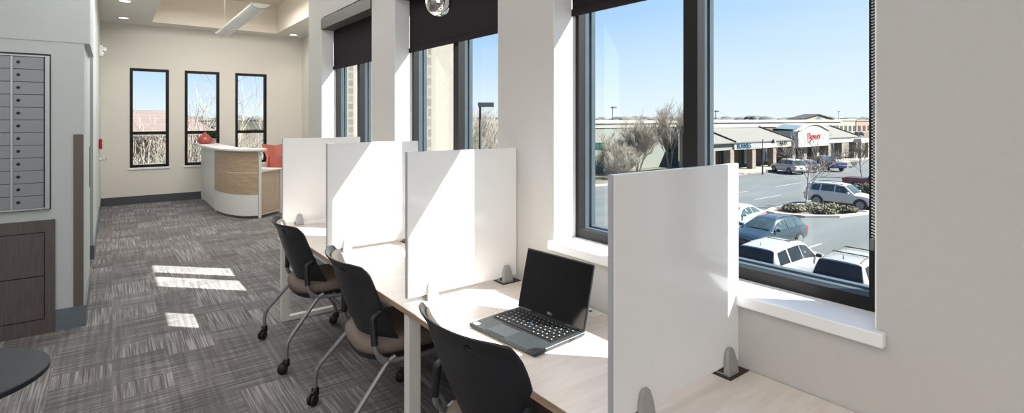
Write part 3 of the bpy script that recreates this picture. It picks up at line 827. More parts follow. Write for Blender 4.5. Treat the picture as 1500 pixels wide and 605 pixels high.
o = obj('backrest', bm, M['coral'], cc); solidify(o, .025)
bm = B(); prism(bm, [(-.25, -.28, .44), (.25, -.28, .44), (.22, .05, .42), (-.22, .05, .42)], (0, 0, .07)); obj('seat', bm, M['coral'], cc, bevel=.02)
bm = B(); prism(bm, [(-.2, .0, .45), (.2, .0, .45), (.19, .03, .60), (-.19, .03, .60)], (0, -.02, 0)); obj('back_support', bm, M['coral'], cc)
bm = B(); tube(bm, [(0, -.1, .08), (0, -.1, .43)], .025, 14); obj('pedestal', bm, M['tube'], cc, smooth=50)
for k in range(5):
    a = 2*PI*k/5+.2; bm = B(); tube(bm, [(0, -.1, .09), (.27*math.cos(a), -.1+.27*math.sin(a), .07)], [.02, .013], 8)
    l = obj('leg', bm, M['tube'], cc, smooth=50)
    bm = lathe(B(), ((.0, -.012), (.028, -.012), (.028, .012), (.0, .012)), 14, (.27*math.cos(a), -.1+.27*math.sin(a), .029), 'Y')
    obj('castor', bm, M['rubber'], l, smooth=50)

# ================================================================== EXTERIOR
struct('ground', boxes((-400, 700, -300, 900, GZ-.3, GZ-.03)), M['ground'], 'dry grassy ground outside')
struct('parking_lot', boxes((6, 48, -60, 35.6, GZ-.1, GZ), (48, 130, -60, 32.6, GZ-.1, GZ)), M['asphalt'], 'grey asphalt parking lot')
bm = B()
for y in (17.5, 14.8, 12.1, 9.35, 6.1, 3.4, .7):
    box(bm, 25.0 if y > 6 else 24, 29.6, y-.06, y+.06, GZ, GZ+.004); box(bm, 18.6, 24.0, y-.06, y+.06, GZ, GZ+.004)
for x in range(60, 110, 3):
    prism(bm, [(x, 27.0, GZ+.002), (x+.12, 27.0, GZ+.002), (x+3.12, 32.2, GZ+.002), (x+3, 32.2, GZ+.002)], (0, 0, .002))
for y in range(-20, 27, 3):
    box(bm, 51, 56.5, y-.06, y+.06, GZ, GZ+.004); box(bm, 41.5, 46, y-.06, y+.06, GZ, GZ+.004)
struct('parking_lines', bm, M['line'], 'white painted parking stall lines')
struct('sidewalk', boxes((48, 102, 32.6, 37.6, GZ-.1, GZ+.15), (102, 112, 30.6, 40, GZ-.1, GZ+.15)), M['sidewalk'], 'pale sidewalk in front of the shops')
# own building outer fin walls (pilasters beside the windows)
for (ya, lab) in ((3.875, 'cream stucco fin outside the middle side window'), (5.655, 'cream stucco fin outside the far side window')):
    t = thing('wall_fin', lab, 'wall', (2.2, ya, -4.9), kind='structure')
    obj('stone_edge', boxes((WO, 2.108, ya, ya+.10, GZ, 4.2)), M['stone'], t, world=True)
    obj('stucco_face', boxes((2.108, 2.42, ya+.008, ya+.09, GZ, 4.2)), M['stucco'], t, world=True)
struct('wall_outside', boxes((WX, WO, -4, 6.03, -4.9, -.2), (-5, 3.5, FY, FY+.2, -4.9, -.2)), M['ext_wall'])

# ------------------------------------------------------------------ cars
def make_car(name, label, cat, loc, rz, st, paintm, glassm, wins, shield, rear, whl, opts=(), group=None):
    """st: stations (x, zlow, zbelt, zroof, half belt, half roof). x forward. wins: side windows as lists of (x, t)."""
    t = thing(name, label, cat, loc, rz, group)
    def at(x):
        for a, b in zip(st, st[1:]):
            if a[0] <= x <= b[0]:
                k = (x-a[0])/(b[0]-a[0]); return [p+(q-p)*k for p, q in zip(a, b)]
        return list(st[-1] if x > st[-1][0] else st[0])
    bm = B(); rings = []
    for s in st:
        x, zl, zb, zr, w, wr = s
        h = [(w*.93, zl), (w*.995, zl+.3*(zb-zl)), (w, zb-.3*(zb-zl)), (w*.965, zb), (wr, max(zb, zr-.05)), (wr*.84, zr), (wr*.4, zr+.018)]
        pr = h+[(-a, b) for a, b in h[::-1]]
        rings.append([bm.verts.new((x, a, b)) for a, b in pr])
    n = len(rings[0])
    for a, b in zip(rings, rings[1:]):
        for k in range(n): bm.faces.new((a[k], a[(k+1) % n], b[(k+1) % n], b[k]))
    bm.faces.new(rings[0][::-1]); bm.faces.new(rings[-1])
    obj('body', bm, paintm, t, smooth=38)
    def sp(x, tt, sd):
        x, zl, zb, zr, w, wr = at(x)
        p = Vector((x, w*.965, zb)).lerp(Vector((x, wr, max(zb, zr-.05))), tt)
        return Vector((x, sd*(p.y+.012), p.z+.006))
    for sd in (1, -1):
        for w in wins:
            bm = B(); f = poly(bm, [sp(x, tt, sd) for x, tt in w])
            obj('side_window', bm, glassm, t)
    def top(x, f):
        x, zl, zb, zr, w, wr = at(x)
        return Vector((x, f*wr, zr+.014+.014*(1-min(1, abs(f)/.8))-.03*max(0, abs(f)-.7)))
    for nm, rg in (('windshield', shield), ('rear_window', rear)):
        if not rg: continue
        (xa, fa), (xb, fb) = rg; bm = B(); N = 6
        lo = [bm.verts.new(top(xa, fa*(-1+2*i/N))+Vector((.012 if nm == 'windshield' else -.012, 0, .012))) for i in range(N+1)]
        hi = [bm.verts.new(top(xb, fb*(-1+2*i/N))+Vector((.012 if nm == 'windshield' else -.012, 0, .012))) for i in range(N+1)]
        for i in range(N): bm.faces.new((lo[i], lo[i+1], hi[i+1], hi[i]))
        obj(nm, bm, glassm, t)
    r = whl[2]; W = max(s[4] for s in st)
    for x in whl[:2]:
        for sd in (1, -1):
            y = sd*(W-.10)
            o = obj('wheel', lathe(B(), ((.0, -.10), (r*.62, -.10), (r*.92, -.10), (r, -.06), (r, .06), (r*.92, .10), (r*.62, .10), (.0, .10)), 26, (x, y, r), 'Y'), M['tire'], t, smooth=40)
            bm = B()
            for k in range(5):
                a = 2*PI*k/5
                q = [(r*.13, a-.5), (r*.6, a-.22), (r*.6, a+.22), (r*.13, a+.5)]
                prism(bm, [(x+rr*math.cos(b), y+sd*.095, r+rr*math.sin(b)) for rr, b in q], (0, sd*.02, 0))
            lathe(bm, ((r*.55, .0), (r*.66, .0), (r*.66, .016), (r*.55, .016)), 26, (x, y+sd*.10-(.008 if sd > 0 else .008), r), 'Y')
            obj('rim', bm, M['rim'], o)
            bm = B(); prism(bm, [(x+(r+.07)*math.cos(PI*k/12), sd*(W*.992), r+(r+.07)*math.sin(PI*k/12)) for k in range(13)], (0, sd*.012, 0))
            obj('wheel_arch', bm, M['car_black'], t)
    xr, xf = st[0][0], st[-1][0]
    z = opts
    if 'cladding' in z:
        obj('sill_trim', boxes((whl[0]+r+.1, whl[1]-r-.1, -W-.008, W+.008, .25, .42)), M['car_black'], t, bevel=.02)
    wb = st[1][4]
    for sd in (1, -1):
        zt = st[1][2]
        bm = boxes((xr-.015, xr+.18, sd*(wb*.72) if sd > 0 else -wb*1.012, wb*1.012 if sd > 0 else -(wb*.72), zt-.24, zt-.05))
        obj('tail_lamp', bm, M['tail_red'], t, bevel=.02)
        wf = st[-2][4]; zf = st[-2][2]
        bm = boxes((xf-.22, xf-.02, sd*(wf*.55) if sd > 0 else -wf*1.0, wf*1.0 if sd > 0 else -(wf*.55), zf-.2, zf-.04))
        obj('head_lamp', bm, M['head_lamp'], t, bevel=.03)
        mx = wins[-1][-1][0] if 'mirror_x' not in z else 0
        xm = max(p[0] for w in wins for p in w)-.12
        a = at(xm); bm = boxes((xm-.06, xm+.08, sd*a[4]-(.0 if sd > 0 else .2), sd*a[4]+(.2 if sd > 0 else .0), a[2]+.02, a[2]+.16))
        obj('mirror', bm, M['car_black'] if 'dark_mirror' in z else paintm, t, bevel=.03)
    obj('bumper', boxes((xr-.04, xr+.12, -wb*.9, wb*.9, st[0][1], st[0][1]+.2)), M['car_black'] if 'cladding' in z else paintm, t, bevel=.04)
    obj('number_plate', boxes((xr-.05, xr-.03, -.16, .16, st[0][1]+.2, st[0][1]+.32)), M['line'], t)
    obj('grille', boxes((xf-.06, xf+.012, -.35, .35, st[-1][1]+.12, st[-1][1]+.26)), M['car_black'], t, bevel=.02)
    if 'rails' in z:
        cab = [s for s in st if s[3]-s[2] > .4]; xa, xb = cab[0][0]+.15, cab[-1][0]-.1
        for sd in (1, -1):
            pts = [(xa+(xb-xa)*k/6, sd*(at(xa+(xb-xa)*k/6)[5]*.86), at(xa+(xb-xa)*k/6)[3]+(.05 if 0 < k < 6 else 0.)) for k in range(7)]
            bm = B(); tube(bm, pts, .02, 6); obj('roof_rail', bm, M['car_black'], t, smooth=60)
        if 'bars' in z:
            for f in (.32, .8):
                x = xa+(xb-xa)*f; a = at(x); bm = B(); tube(bm, [(x, -a[5]*.86, a[3]+.06), (x, a[5]*.86, a[3]+.06)], .02, 6); obj('cross_bar', bm, M['car_black'], t, smooth=60)
    if 'glass_roof' in z:
        cab = [s for s in st if s[3]-s[2] > .4]; xb = cab[-1][0]-.08; xa = xb-.75
        bm = B(); q = [(xa, at(xa)[5]*.7), (xb, at(xb)[5]*.7)]
        poly(bm, [(xa, -q[0][1], at(xa)[3]+.028), (xb, -q[1][1], at(xb)[3]+.028), (xb, q[1][1], at(xb)[3]+.028), (xa, q[0][1], at(xa)[3]+.028)])
        obj('glass_roof', bm, glassm, t)
    if 'antenna' in z:
        cab = [s for s in st if s[3]-s[2] > .4]; x = cab[0][0]+.3
        bm = B(); tube(bm, [(x, 0, at(x)[3]), (x-.03, 0, at(x)[3]+.16)], [.02, .006], 6); obj('antenna', bm, M['car_black'], t)
    if 'bed' in z:
        a, b = z['bed']; s0, s1 = at(a), at(b)
        bm = B(); poly(bm, [(a, -s0[4]*.82, s0[3]+.02), (b, -s1[4]*.82, s1[3]+.02), (b, s1[4]*.82, s1[3]+.02), (a, s0[4]*.82, s0[3]+.02)])
        obj('bed_liner', bm, M['car_black'], t)
    return t
SUV = [(-2.40, .50, .82, .83, .78, .74), (-2.36, .42, 1.0, 1.02, .88, .83), (-2.23, .36, 1.08, 1.36, .92, .74), (-2.08, .34, 1.11, 1.69, .93, .655), (-1.2, .32, 1.12, 1.755, .94, .645), (-.3, .32, 1.12, 1.76, .94, .645), (.35, .32, 1.10, 1.69, .94, .63),
       (1.02, .32, 1.06, 1.10, .94, .80), (1.85, .36, .98, 1.02, .91, .72), (2.25, .40, .82, .88, .84, .68), (2.38, .46, .62, .66, .74, .62)]
SUVW = [[(-1.98, .12), (-1.30, .1), (-1.25, .88), (-1.82, .86)], [(-1.18, .1), (-.28, .1), (-.28, .9), (-1.14, .88)], [(-.2, .1), (.82, .1), (.36, .85), (-.2, .9)]]
JEEPW = [[(-2.02, .14), (-1.30, .12), (-1.28, .88), (-1.9, .88)], SUVW[1], SUVW[2]]
SED = [(-2.35, .48, .80, .82, .74, .70), (-2.28, .36, .92, .95, .84, .74), (-1.75, .30, .95, .99, .89, .72), (-1.1, .28, .95, 1.36, .9, .58), (-.5, .28, .94, 1.44, .9, .58), (.1, .28, .93, 1.42, .9, .57), (.35, .28, .93, 1.36, .9, .57),
       (1.1, .28, .92, .96, .89, .74), (1.95, .32, .82, .86, .84, .68), (2.25, .36, .68, .72, .78, .62), (2.35, .42, .55, .58, .68, .56)]
SEDW = [[(-1.45, .12), (-.55, .08), (-.55, .85), (-1.02, .82)], [(-.45, .08), (.9, .1), (.35, .82), (-.45, .88)]]
WAG = [(-2.3, .48, .80, .82, .76, .72), (-2.25, .36, .95, .98, .85, .76), (-1.95, .32, .99, 1.30, .88, .62), (-1.6, .30, 1.0, 1.46, .89, .58), (-.6, .30, .99, 1.52, .9, .59), (.1, .30, .98, 1.49, .9, .58), (.3, .30, .97, 1.44, .9, .57),
       (1.1, .30, .95, .99, .89, .74), (1.9, .33, .85, .89, .85, .68), (2.22, .38, .70, .74, .78, .62), (2.32, .44, .56, .6, .70, .58)]
WAGW = [[(-1.8, .15), (-1.2, .1), (-1.2, .85), (-1.62, .82)], [(-1.1, .1), (-.35, .08), (-.35, .88), (-1.1, .86)], [(-.25, .08), (.9, .1), (.32, .82), (-.25, .88)]]
PKP = [(-2.8, .62, 1.10, 1.11, .86, .84), (-2.76, .48, 1.16, 1.17, .93, .88), (-.75, .45, 1.16, 1.17, .95, .88), (-.62, .45, 1.16, 1.75, .95, .66), (-.1, .45, 1.15, 1.86, .95, .66), (.55, .45, 1.15, 1.84, .95, .65), (.75, .45, 1.14, 1.76, .95, .64),
       (1.35, .45, 1.12, 1.16, .94, .8), (2.3, .48, 1.05, 1.09, .92, .76), (2.6, .5, .9, .94, .88, .72), (2.7, .55, .72, .76, .8, .66)]
PKPW = [[(-.5, .1), (.2, .1), (.2, .88), (-.48, .86)], [(.28, .1), (1.2, .12), (.76, .82), (.28, .88)]]
SH = ((1.0, .86), (.40, .86)); RW = ((-2.345, .95), (-2.105, .95))
g = GZ
make_car('suv', 'white SUV with a dark glass roof, parked beside the tan minivan', 'car', (21.35, 10.15, g), 0, SUV, M['paint_white'], M['car_glass'], JEEPW, SH, RW, (-1.45, 1.45, .37), {'antenna', 'glass_roof', 'dark_mirror'})
VAN = [(x*1.0, a, b_, c*1.04, d, e*1.0) for x, a, b_, c, d, e in SUV]
make_car('minivan', 'tan minivan with roof rails, parked closest to the right window jamb', 'car', (21.45, 7.35, g), 0, VAN, M['paint_tan'], M['car_glass'], JEEPW, SH, RW, (-1.45, 1.45, .36), {'rails', 'bars', 'antenna'})
make_car('station_wagon', 'dark slate wagon facing the white SUV', 'car', (26.9, 13.55, g), PI-.06, WAG, M['paint_slate'], M['car_glass_pale'], WAGW, ((1.05, .9), (.34, .88)), ((-2.22, .93), (-1.97, .9)), (-1.4, 1.4, .33), {'rails'})
make_car('sedan', 'white sedan half hidden by the nearest divider', 'car', (29.6, 16.9, g), PI+.05, SED, M['paint_white'], M['car_glass_pale'], SEDW, ((1.05, .9), (.4, .88)), ((-1.7, .88), (-1.15, .85)), (-1.4, 1.42, .33))
make_car('suv', 'silver SUV parked behind the planted island', 'car', (43.25, 16.2, g), -PI/2, SUV, M['paint_silver'], M['car_glass_pale'], SUVW, SH, RW, (-1.45, 1.45, .39), {'rails', 'cladding'})
make_car('pickup_truck', 'maroon pickup truck cut off by the window jamb', 'truck', (54.6, 17.4, g), -PI/2, PKP, M['paint_maroon'], M['car_glass'], PKPW, ((1.3, .86), (.78, .86)), ((-.74, .9), (-.64, .9)), (-1.75, 1.85, .40), {'bed': (-2.65, -.8)})
make_car('pickup_truck', 'dark blue pickup truck in front of the shops', 'truck', (73.0, 29.3, g), math.radians(53), PKP, M['paint_blue'], M['car_glass_pale'], PKPW, ((1.3, .86), (.78, .86)), ((-.74, .9), (-.64, .9)), (-1.75, 1.85, .40), {'bed': (-2.65, -.8)})
make_car('hatchback', 'dark grey car parked left of the blue pickup truck', 'car', (69.2, 30.4, g), math.radians(53), WAG, M['paint_dark'], M['car_glass'], WAGW, ((1.05, .9), (.34, .88)), ((-2.22, .93), (-1.97, .9)), (-1.4, 1.4, .33))
make_car('suv', 'pale SUV parked at the shop front, seen through the bare island tree', 'car', (65.6, 30.6, g), math.radians(60), SUV, M['paint_silver'], M['car_glass_pale'], SUVW, SH, RW, (-1.45, 1.45, .37), {'dark_mirror'})
for k, (x, y, pm, lab) in enumerate(((236, 82, 'paint_dark', 'dark car parked far off beside the cream building'), (243, 86, 'paint_slate', 'slate car in the far lot behind the shops'),
                                     (246, 80, 'paint_white', 'white car far off past the end of the shops'), (250, 87, 'paint_blue', 'blue car in the far lot, by the window jamb'))):
    make_car('sedan', lab, 'car', (x, y, g), .4, SED, M[pm], M['car_glass'], SEDW, ((1.05, .9), (.4, .88)), ((-1.7, .88), (-1.15, .85)), (-1.4, 1.42, .33), group='cars in the far lot')

# ------------------------------------------------------------------ strip of shops
sm = thing('shop_building', 'long cream strip of shops with grey shingle awnings', 'building', (75, 38, GZ))
SZ = GZ+.15
Y0 = 35.0
obj('rear_wall', boxes((55, 64, 38.2, 38.6, SZ, 1.0), (64, 99, 38.2, 44.8, SZ, 1.0)), M['cream'], sm, world=True)
obj('parapet', boxes((55, 64, 37.6, 38.6, .55, 1.35), (64, 99.5, 37.6, 44.8, .55, 1.35), (54.9, 64, 37.45, 38.7, 1.2, 1.55), (64, 99.7, 37.45, 44.85, 1.2, 1.55)), M['cream_lite'], sm, world=True)
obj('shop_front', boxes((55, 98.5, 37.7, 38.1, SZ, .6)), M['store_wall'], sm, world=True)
def awning(x0, x1, hip0, hip1):
    zt, zb = .52, -1.22
    bm = B(); prism(bm, [(x0, Y0-.25, zb), (x1, Y0-.25, zb), (x1-hip1, 37.65, zt), (x0+hip0, 37.65, zt)], (0, .0, -.12))
    return bm
obj('awning_roof', awning(54.5, 61.0, 0, 0), M['shingle'], sm, world=True)
obj('awning_roof', awning(61.0, 76.2, 0, 4.0), M['shingle'], sm, world=True)
obj('awning_roof', awning(86, 99.5, 0, 4.5), M['shingle'], sm, world=True)
bm = B()
for a, b in (((61.0, Y0-.3, -1.15), (58.0, 37.6, .62)), ((76.0, Y0-.3, -1.15), (72.0, 37.6, .62)), ((99.3, Y0-.3, -1.15), (95.0, 37.6, .62))): tube(bm, [a, b], .11, 5)
obj('hip_flashing', bm, M['hip_dark'], sm, world=True)
obj('fascia', boxes((61.0, 76.3, Y0-.12, Y0+.5, -2.15, -1.24), (86, 99.2, Y0-.12, Y0+.5, -2.05, -1.24)), M['fascia'], sm, world=True)
obj('fascia', boxes((54.5, 61.0, Y0+.1, Y0+.5, -2.15, -1.24)), M['grey_facade'], sm, world=True, label='grey fascia')  # end run in the grey facade colour
# arched entry block
bm = B(); pts = [(76.3, -2.3), (86.2, -2.3), (86.2, -.05), (85.6, .12)]
for i in range(13):
    q = i/12; pts.append((85.2-q*7.9, .15+.72*math.sin(PI*q)))
pts += [(76.9, .12), (76.3, -.05)]
prism(bm, [(x, 34.2, z) for x, z in pts], (0, 3.4, 0)); obj('arched_front', bm, M['fascia'], sm, world=True)
bm = B(); cp = [(x, 34.15, z+.06) for x, z in pts[2:]]; tube(bm, cp, .13, 5); obj('arch_coping', bm, M['cream_lite'], sm, world=True)
bm = B(); prism(bm, [(76.3, 34.8, .15), (76.3, 37.6, .25), (72.5, 39, .9), (79, 39, .95), (79.5, 35, .7)], (0, 0, .06)); obj('metal_roof', bm, M['teal_roof'], sm, world=True)
for x in (56.5, 60.6, 65.8, 71.2, 76.7, 80.2, 84.4, 88.4, 93.4, 98.3):
    w = .42
    c_ = obj('column', boxes((x-w, x+w, Y0-.02, Y0+.75, SZ, -2.1)), M['column'], sm, world=True)
for x0, x1 in ((57.4, 59.9), (62.2, 64.9), (67.0, 70.2), (73.0, 75.8), (81, 83.6), (86.6, 91.0), (94.5, 97.2)):
    w = obj('shop_window', boxes((x0, x1, 37.6, 37.69, SZ+.35, -2.2)), M['store_glass'], sm, world=True)
    bm = boxes(*[(x0+(x1-x0)*k/3-.05, x0+(x1-x0)*k/3+.05, 37.55, 37.6, SZ+.3, -2.15) for k in range(4)])
    f = obj('window_frame', bm, M['grey_facade'], w); f.data.transform(Matrix.Translation(-sm.location))
bm = B()
for x in range(88, 104): box(bm, x-.04, x+.04, Y0-.6, Y0-.54, SZ, SZ+1.05)
box(bm, 88, 103, Y0-.6, Y0-.54, SZ+1.0, SZ+1.06); obj('railing', bm, M['car_black'], sm, world=True)
obj('end_canopy', boxes((97.5, 101.5, Y0-1.2, Y0+3, -2.2, -1.55)), M['fascia'], sm, world=True)
for x in (98.0, 101.0): obj('column', boxes((x-.25, x+.25, Y0-1.1, Y0-.6, SZ, -2.2)), M['cream'], sm, world=True)
def sign(txt, cx_, cz, w, h, y, m, name='sign_lettering'):
    bm = text_bm(txt, 1., .03)
    xs_ = [v.co.x for v in bm.verts]; zs_ = [v.co.y for v in bm.verts]
    kx = w/(max(xs_)-min(xs_)); kz = h/(max(zs_)-min(zs_)); ox = (max(xs_)+min(xs_))/2; oz = (max(zs_)+min(zs_))/2
    for v in bm.verts:
        a, b, c = v.co; v.co = (cx_+(a-ox)*kx, y-.03-c, cz+(b-oz)*kz)
    return obj(name, bm, m, sm, world=True)
obj('sign_panel', boxes((61.4, 67.2, Y0-.16, Y0-.12, -2.05, -1.32)), M['line'], sm, world=True, label='white sign panel')
sign('BUNNIES', 63.1, -1.68, 3.2, .62, Y0-.16, M['sign_blue'])
obj('sign_band', boxes((71.6, 74.7, Y0-.15, Y0-.12, -1.98, -1.36)), M['sign_yellow'], sm, world=True)
obj('sign_panel', boxes((71.9, 74.3, Y0-.16, Y0-.12, -1.93, -1.40)), M['line'], sm, world=True)
sign('AJ:D', 73.1, -1.66, 2.2, .5, Y0-.17, M['sign_dark'])
sign('Flower', 81.2, -.78, 4.3, .95, 34.18, M['sign_red'])

# grey wing seen through the left pane
gw = thing('office_wing', 'low grey-green building with dark green windows behind the bare trees', 'building', (52, 50, GZ))
obj('wall', boxes((28, 63.9, 45, 60, GZ, 1.1)), M['grey_facade'], gw, world=True)
obj('parapet', boxes((27.9, 63.95, 44.9, 60, .55, .7), (27.8, 63.95, 44.88, 60, 1.1, 1.45)), M['cream_lite'], gw, world=True)
for a, b, c, d in ((46.8, 49.6, -2.05, -1.25), (51.6, 55.5, -2.0, -1.3), (61.5, 63.0, -2.9, -1.35)):
    obj('window', boxes((a, b, 44.93, 45.0, c, d)), M['green_glass'], gw, world=True)

# distant buildings
gb = thing('gabled_hall', 'distant tan hall with a broad gable and blue gable window', 'building', (241, 108, GZ))
bm = B(); prism(bm, [(226, 100, GZ), (256, 100, GZ), (256, 100, 1.7), (241, 100, 3.6), (226, 100, 1.7)], (0, 5, 0)); obj('wall', bm, M['tan_wall'], gb, world=True)
bm = B(); prism(bm, [(225, 99.5, 1.65), (241, 99.5, 3.65), (257, 99.5, 1.65), (257, 99.5, 1.95), (241, 99.5, 4.0), (225, 99.5, 1.95)], (0, 6, 0)); obj('roof', bm, M['hip_dark'], gb, world=True)
bm = B(); prism(bm, [(237.5, 99.9, 1.1), (245, 99.9, 1.1), (243.5, 99.9, 2.0), (241, 99.9, 2.9), (239, 99.9, 2.0)], (0, -.2, 0)); obj('window', bm, M['teal_roof'], gb, world=True)
cbld = thing('cream_store', 'distant cream flat-roofed store past the end of the shops', 'building', (274, 110, GZ))
obj('wall', boxes((262, 287, 102, 118, GZ, 1.3)), M['cream'], cbld, world=True)
obj('parapet', boxes((261.5, 287.4, 101.7, 118, 1.1, 1.8)), M['cream_lite'], cbld, world=True)
for x in range(264, 285, 5): obj('window', boxes((x, x+3, 101.9, 102, -4, -1.4)), M['far_dark'], cbld, world=True)
bb = thing('brick_store', 'distant tan brick store at the window jamb', 'building', (305, 110, GZ))
obj('wall', boxes((288, 330, 102, 118, GZ, 1.2)), M['brick_far'], bb, world=True)
obj('parapet', boxes((287.6, 330.4, 101.7, 118, .9, 1.5)), M['tan_wall'], bb, world=True)
for x in range(290, 326, 6): obj('window', boxes((x, x+3.4, 101.9, 102, -4, -1.4)), M['far_dark'], bb, world=True)
hb = thing('tile_roof_house', 'house with a pink tile roof outside the far windows', 'house', (2, 42, GZ))
obj('wall', boxes((-14, 5, 38, 48, GZ, .62)), M['tan_wall'], hb, world=True)
bm = B()
prism(bm, [(-15, 37, .62), (5.4, 37, .62), (3.6, 43, 2.1), (-15, 43, 2.1)], (0, 0, .12))
prism(bm, [(-15, 49, .62), (5.4, 49, .62), (3.6, 43, 2.1), (-15, 43, 2.1)], (0, 0, .12))
prism(bm, [(5.4, 37, .62), (5.4, 49, .62), (3.6, 43, 2.1)], (0, 0, .12))
obj('roof', bm, M['tan_roof'], hb, world=True)
obj('eave', boxes((-15, 5.4, 36.95, 37.05, .42, .64)), M['hip_dark'], hb, world=True)

# ------------------------------------------------------------------ bare trees
def tree_bm(rng, stems, h, spread, levels, r0, split=(3, 5), lean=.25, seg=3, up=.25, rmin=.005):
    bt, bb_ = B(), B()
    def grow(p, d, L, r, lev):
        n = 3; pts = [p]; q = Vector(p); dd_ = Vector(d)
        for i in range(n):
            dd_ = (dd_+Vector((rng.gauss(0, .13), rng.gauss(0, .13), rng.gauss(0, .10)+.03))).normalized()
            q = q+dd_*L/n; pts.append(q.copy())
        r1 = max(rmin*.7, r*(.45 if lev < levels else .35))
        tube(bt if lev == 0 else bb_, pts, [r+(r1-r)*i/n for i in range(n+1)], 6 if lev == 0 else seg, cap=False)
        if lev >= levels: return
        k = rng.randint(*split)+(2 if lev == 0 else 0)
        for i in range(k):
            f = .3+.7*(i+rng.random())/k; f = min(f, 1)
            x = f*n; j = min(int(x), n-1); pp_ = pts[j].lerp(pts[j+1], x-j)
            t_ = (pts[j+1]-pts[j]).normalized()
            a = rng.random()*2*PI; o_ = t_.orthogonal().normalized(); o_ = Matrix.Rotation(a, 3, t_) @ o_
            ang = spread*(.6+.6*rng.random())
            nd = (t_*math.cos(ang)+o_*math.sin(ang)+Vector((0, 0, up))).normalized()
            grow(pp_, nd, L*(.48+.25*rng.random()), max(rmin, r*(.3+.2*rng.random())), lev+1)
    for s_ in range(stems):
        a = rng.random()*2*PI; l_ = lean*(.3+rng.random()) if stems > 1 else .04
        d = Vector((math.cos(a)*l_, math.sin(a)*l_, 1)).normalized()
        grow(Vector((math.cos(a)*.15*(stems > 1), math.sin(a)*.15*(stems > 1), 0)), d, h*(.5+.2*rng.random()), r0, 0)
    return bt, bb_
def tree(seed, loc, label, stems=1, h=8, spread=.6, levels=4, r0=.12, m1='bark', m2='twig', group=None, name='bare_tree', **kw):
    t = thing(name, label, 'tree', loc, group=group)
    a, b = tree_bm(random.Random(seed), stems, h, spread, levels, r0, **kw)
    k = h/max(v.co.z for v in b.verts)
    for q in (a, b): bmesh.ops.scale(q, vec=(k, k, k), verts=q.verts)
    obj('trunk', a, M[m1], t, smooth=60, fixn=False); obj('branches', b, M[m2], t, fixn=False)
    return t
tree(11, (40.2, 17.5, GZ+.2), 'slim bare tree on the planted island in front of the silver SUV', 1, 6.0, .75, 4, .085, 'bark', 'bark', split=(4, 5), rmin=.012)
tree(12, (54.3, 39.5, GZ), 'tall upright bare tree just left of the dark window mullion', 4, 9.4, .36, 4, .10, 'bark', 'twig', split=(4, 6), lean=.15, up=.5, rmin=.016)
tree(13, (50.2, 41.0, GZ), 'dense bare tree in the middle of the left window pane', 9, 7.9, .5, 4, .08, 'bark', 'twig', split=(4, 6), lean=.4, rmin=.015)
tree(14, (47.5, 41.5, GZ), 'wide bare multi-stem shrub tree at the left of the window pane', 9, 5.6, .6, 4, .06, 'bark', 'twig', split=(4, 6), lean=.6, rmin=.015)
tree(15, (45.0, 38.5, GZ), 'low bare shrub in front of the grey building', 10, 4.0, .6, 4, .05, 'bark', 'twig', split=(4, 5), lean=.8, rmin=.014)
tree(16, (66.5, 23.0, GZ), 'small bare tree by the right window jamb', 1, 5.0, .8, 4, .07, 'twig_dark', 'twig_dark', split=(4, 5), rmin=.014)
for k, (x, y, h_, lab) in enumerate(((15.5, 26, 7.4, 'bare tree behind the square-headed lamp post'), (18.6, 31, 8.6, 'taller bare tree left of the lamp post in the middle window'), (20.2, 29.5, 8.0, 'bare tree at the right side of the middle window'), (22.5, 34, 8.6, 'bare tree farthest behind the lamp post'))):
    tree(30+k, (x, y, GZ), lab, 9, h_, .5, 4, .07, 'bark', 'twig', split=(4, 5), lean=.35, rmin=.011, group='bare trees outside the middle window')
for k, (x, y, h_, st_, lab) in enumerate(((.75, 21.5, 6.9, 3, 'bare tree in front of the pink roof, outside the far window nearest the corridor'), (2.2, 22.5, 7.4, 3, 'bare tree outside the far window behind the vase'),
                                     (3.75, 20.5, 9.4, 2, 'tall bare tree outside the far window behind the coral chair'), (4.5, 27, 7.6, 4, 'farther bare tree behind the far window tree'))):
    tree(50+k, (x, y, GZ), lab, st_, h_, .55, 4, .06, 'bark', 'twig', split=(3, 5), lean=.35, rmin=.008, group='bare trees outside the far windows')

def shrub(seed, loc, rad, label, m='juniper', n=900, size=.12, group=None, name='shrub', cat='shrub'):
    t = thing(name, label, cat, loc, group=group)
    rng = random.Random(seed); bm = B(); leaf_cloud(bm, (0, 0, rad[2]*.55), rad, n, size, rng)
    obj('foliage', bm, M[m], t, fixn=False)
    bm = B()
    for k in range(4):
        a = k*1.7; tube(bm, [(0, 0, 0), (math.cos(a)*rad[0]*.3, math.sin(a)*rad[1]*.3, rad[2]*.9)], [.03, .01], 5)
    obj('stems', bm, M['bark'], t)
    return t
for k, (x, y, r_, lab) in enumerate(((38.0, 17.3, (.9, .8, .3), 'low juniper at the left tip of the island'), (39.2, 16.4, (1.0, .9, .36), 'low juniper just under the island tree'),
                               (39.8, 15.5, (1.0, .8, .36), 'green juniper right of the island tree'), (38.6, 15.6, (.8, .7, .28), 'low juniper at the front of the island curb'), (40.3, 14.8, (.8, .6, .28), 'juniper at the right end of the island'))):
    shrub(70+k, (x, y, GZ+.12), r_, lab, group='junipers on the planted island', n=1100, size=.11)
shrub(80, (48.5, 16.0, GZ), (2.6, 2.2, .9), 'dark spreading juniper behind the silver SUV', 'evergreen', 1800, .16)
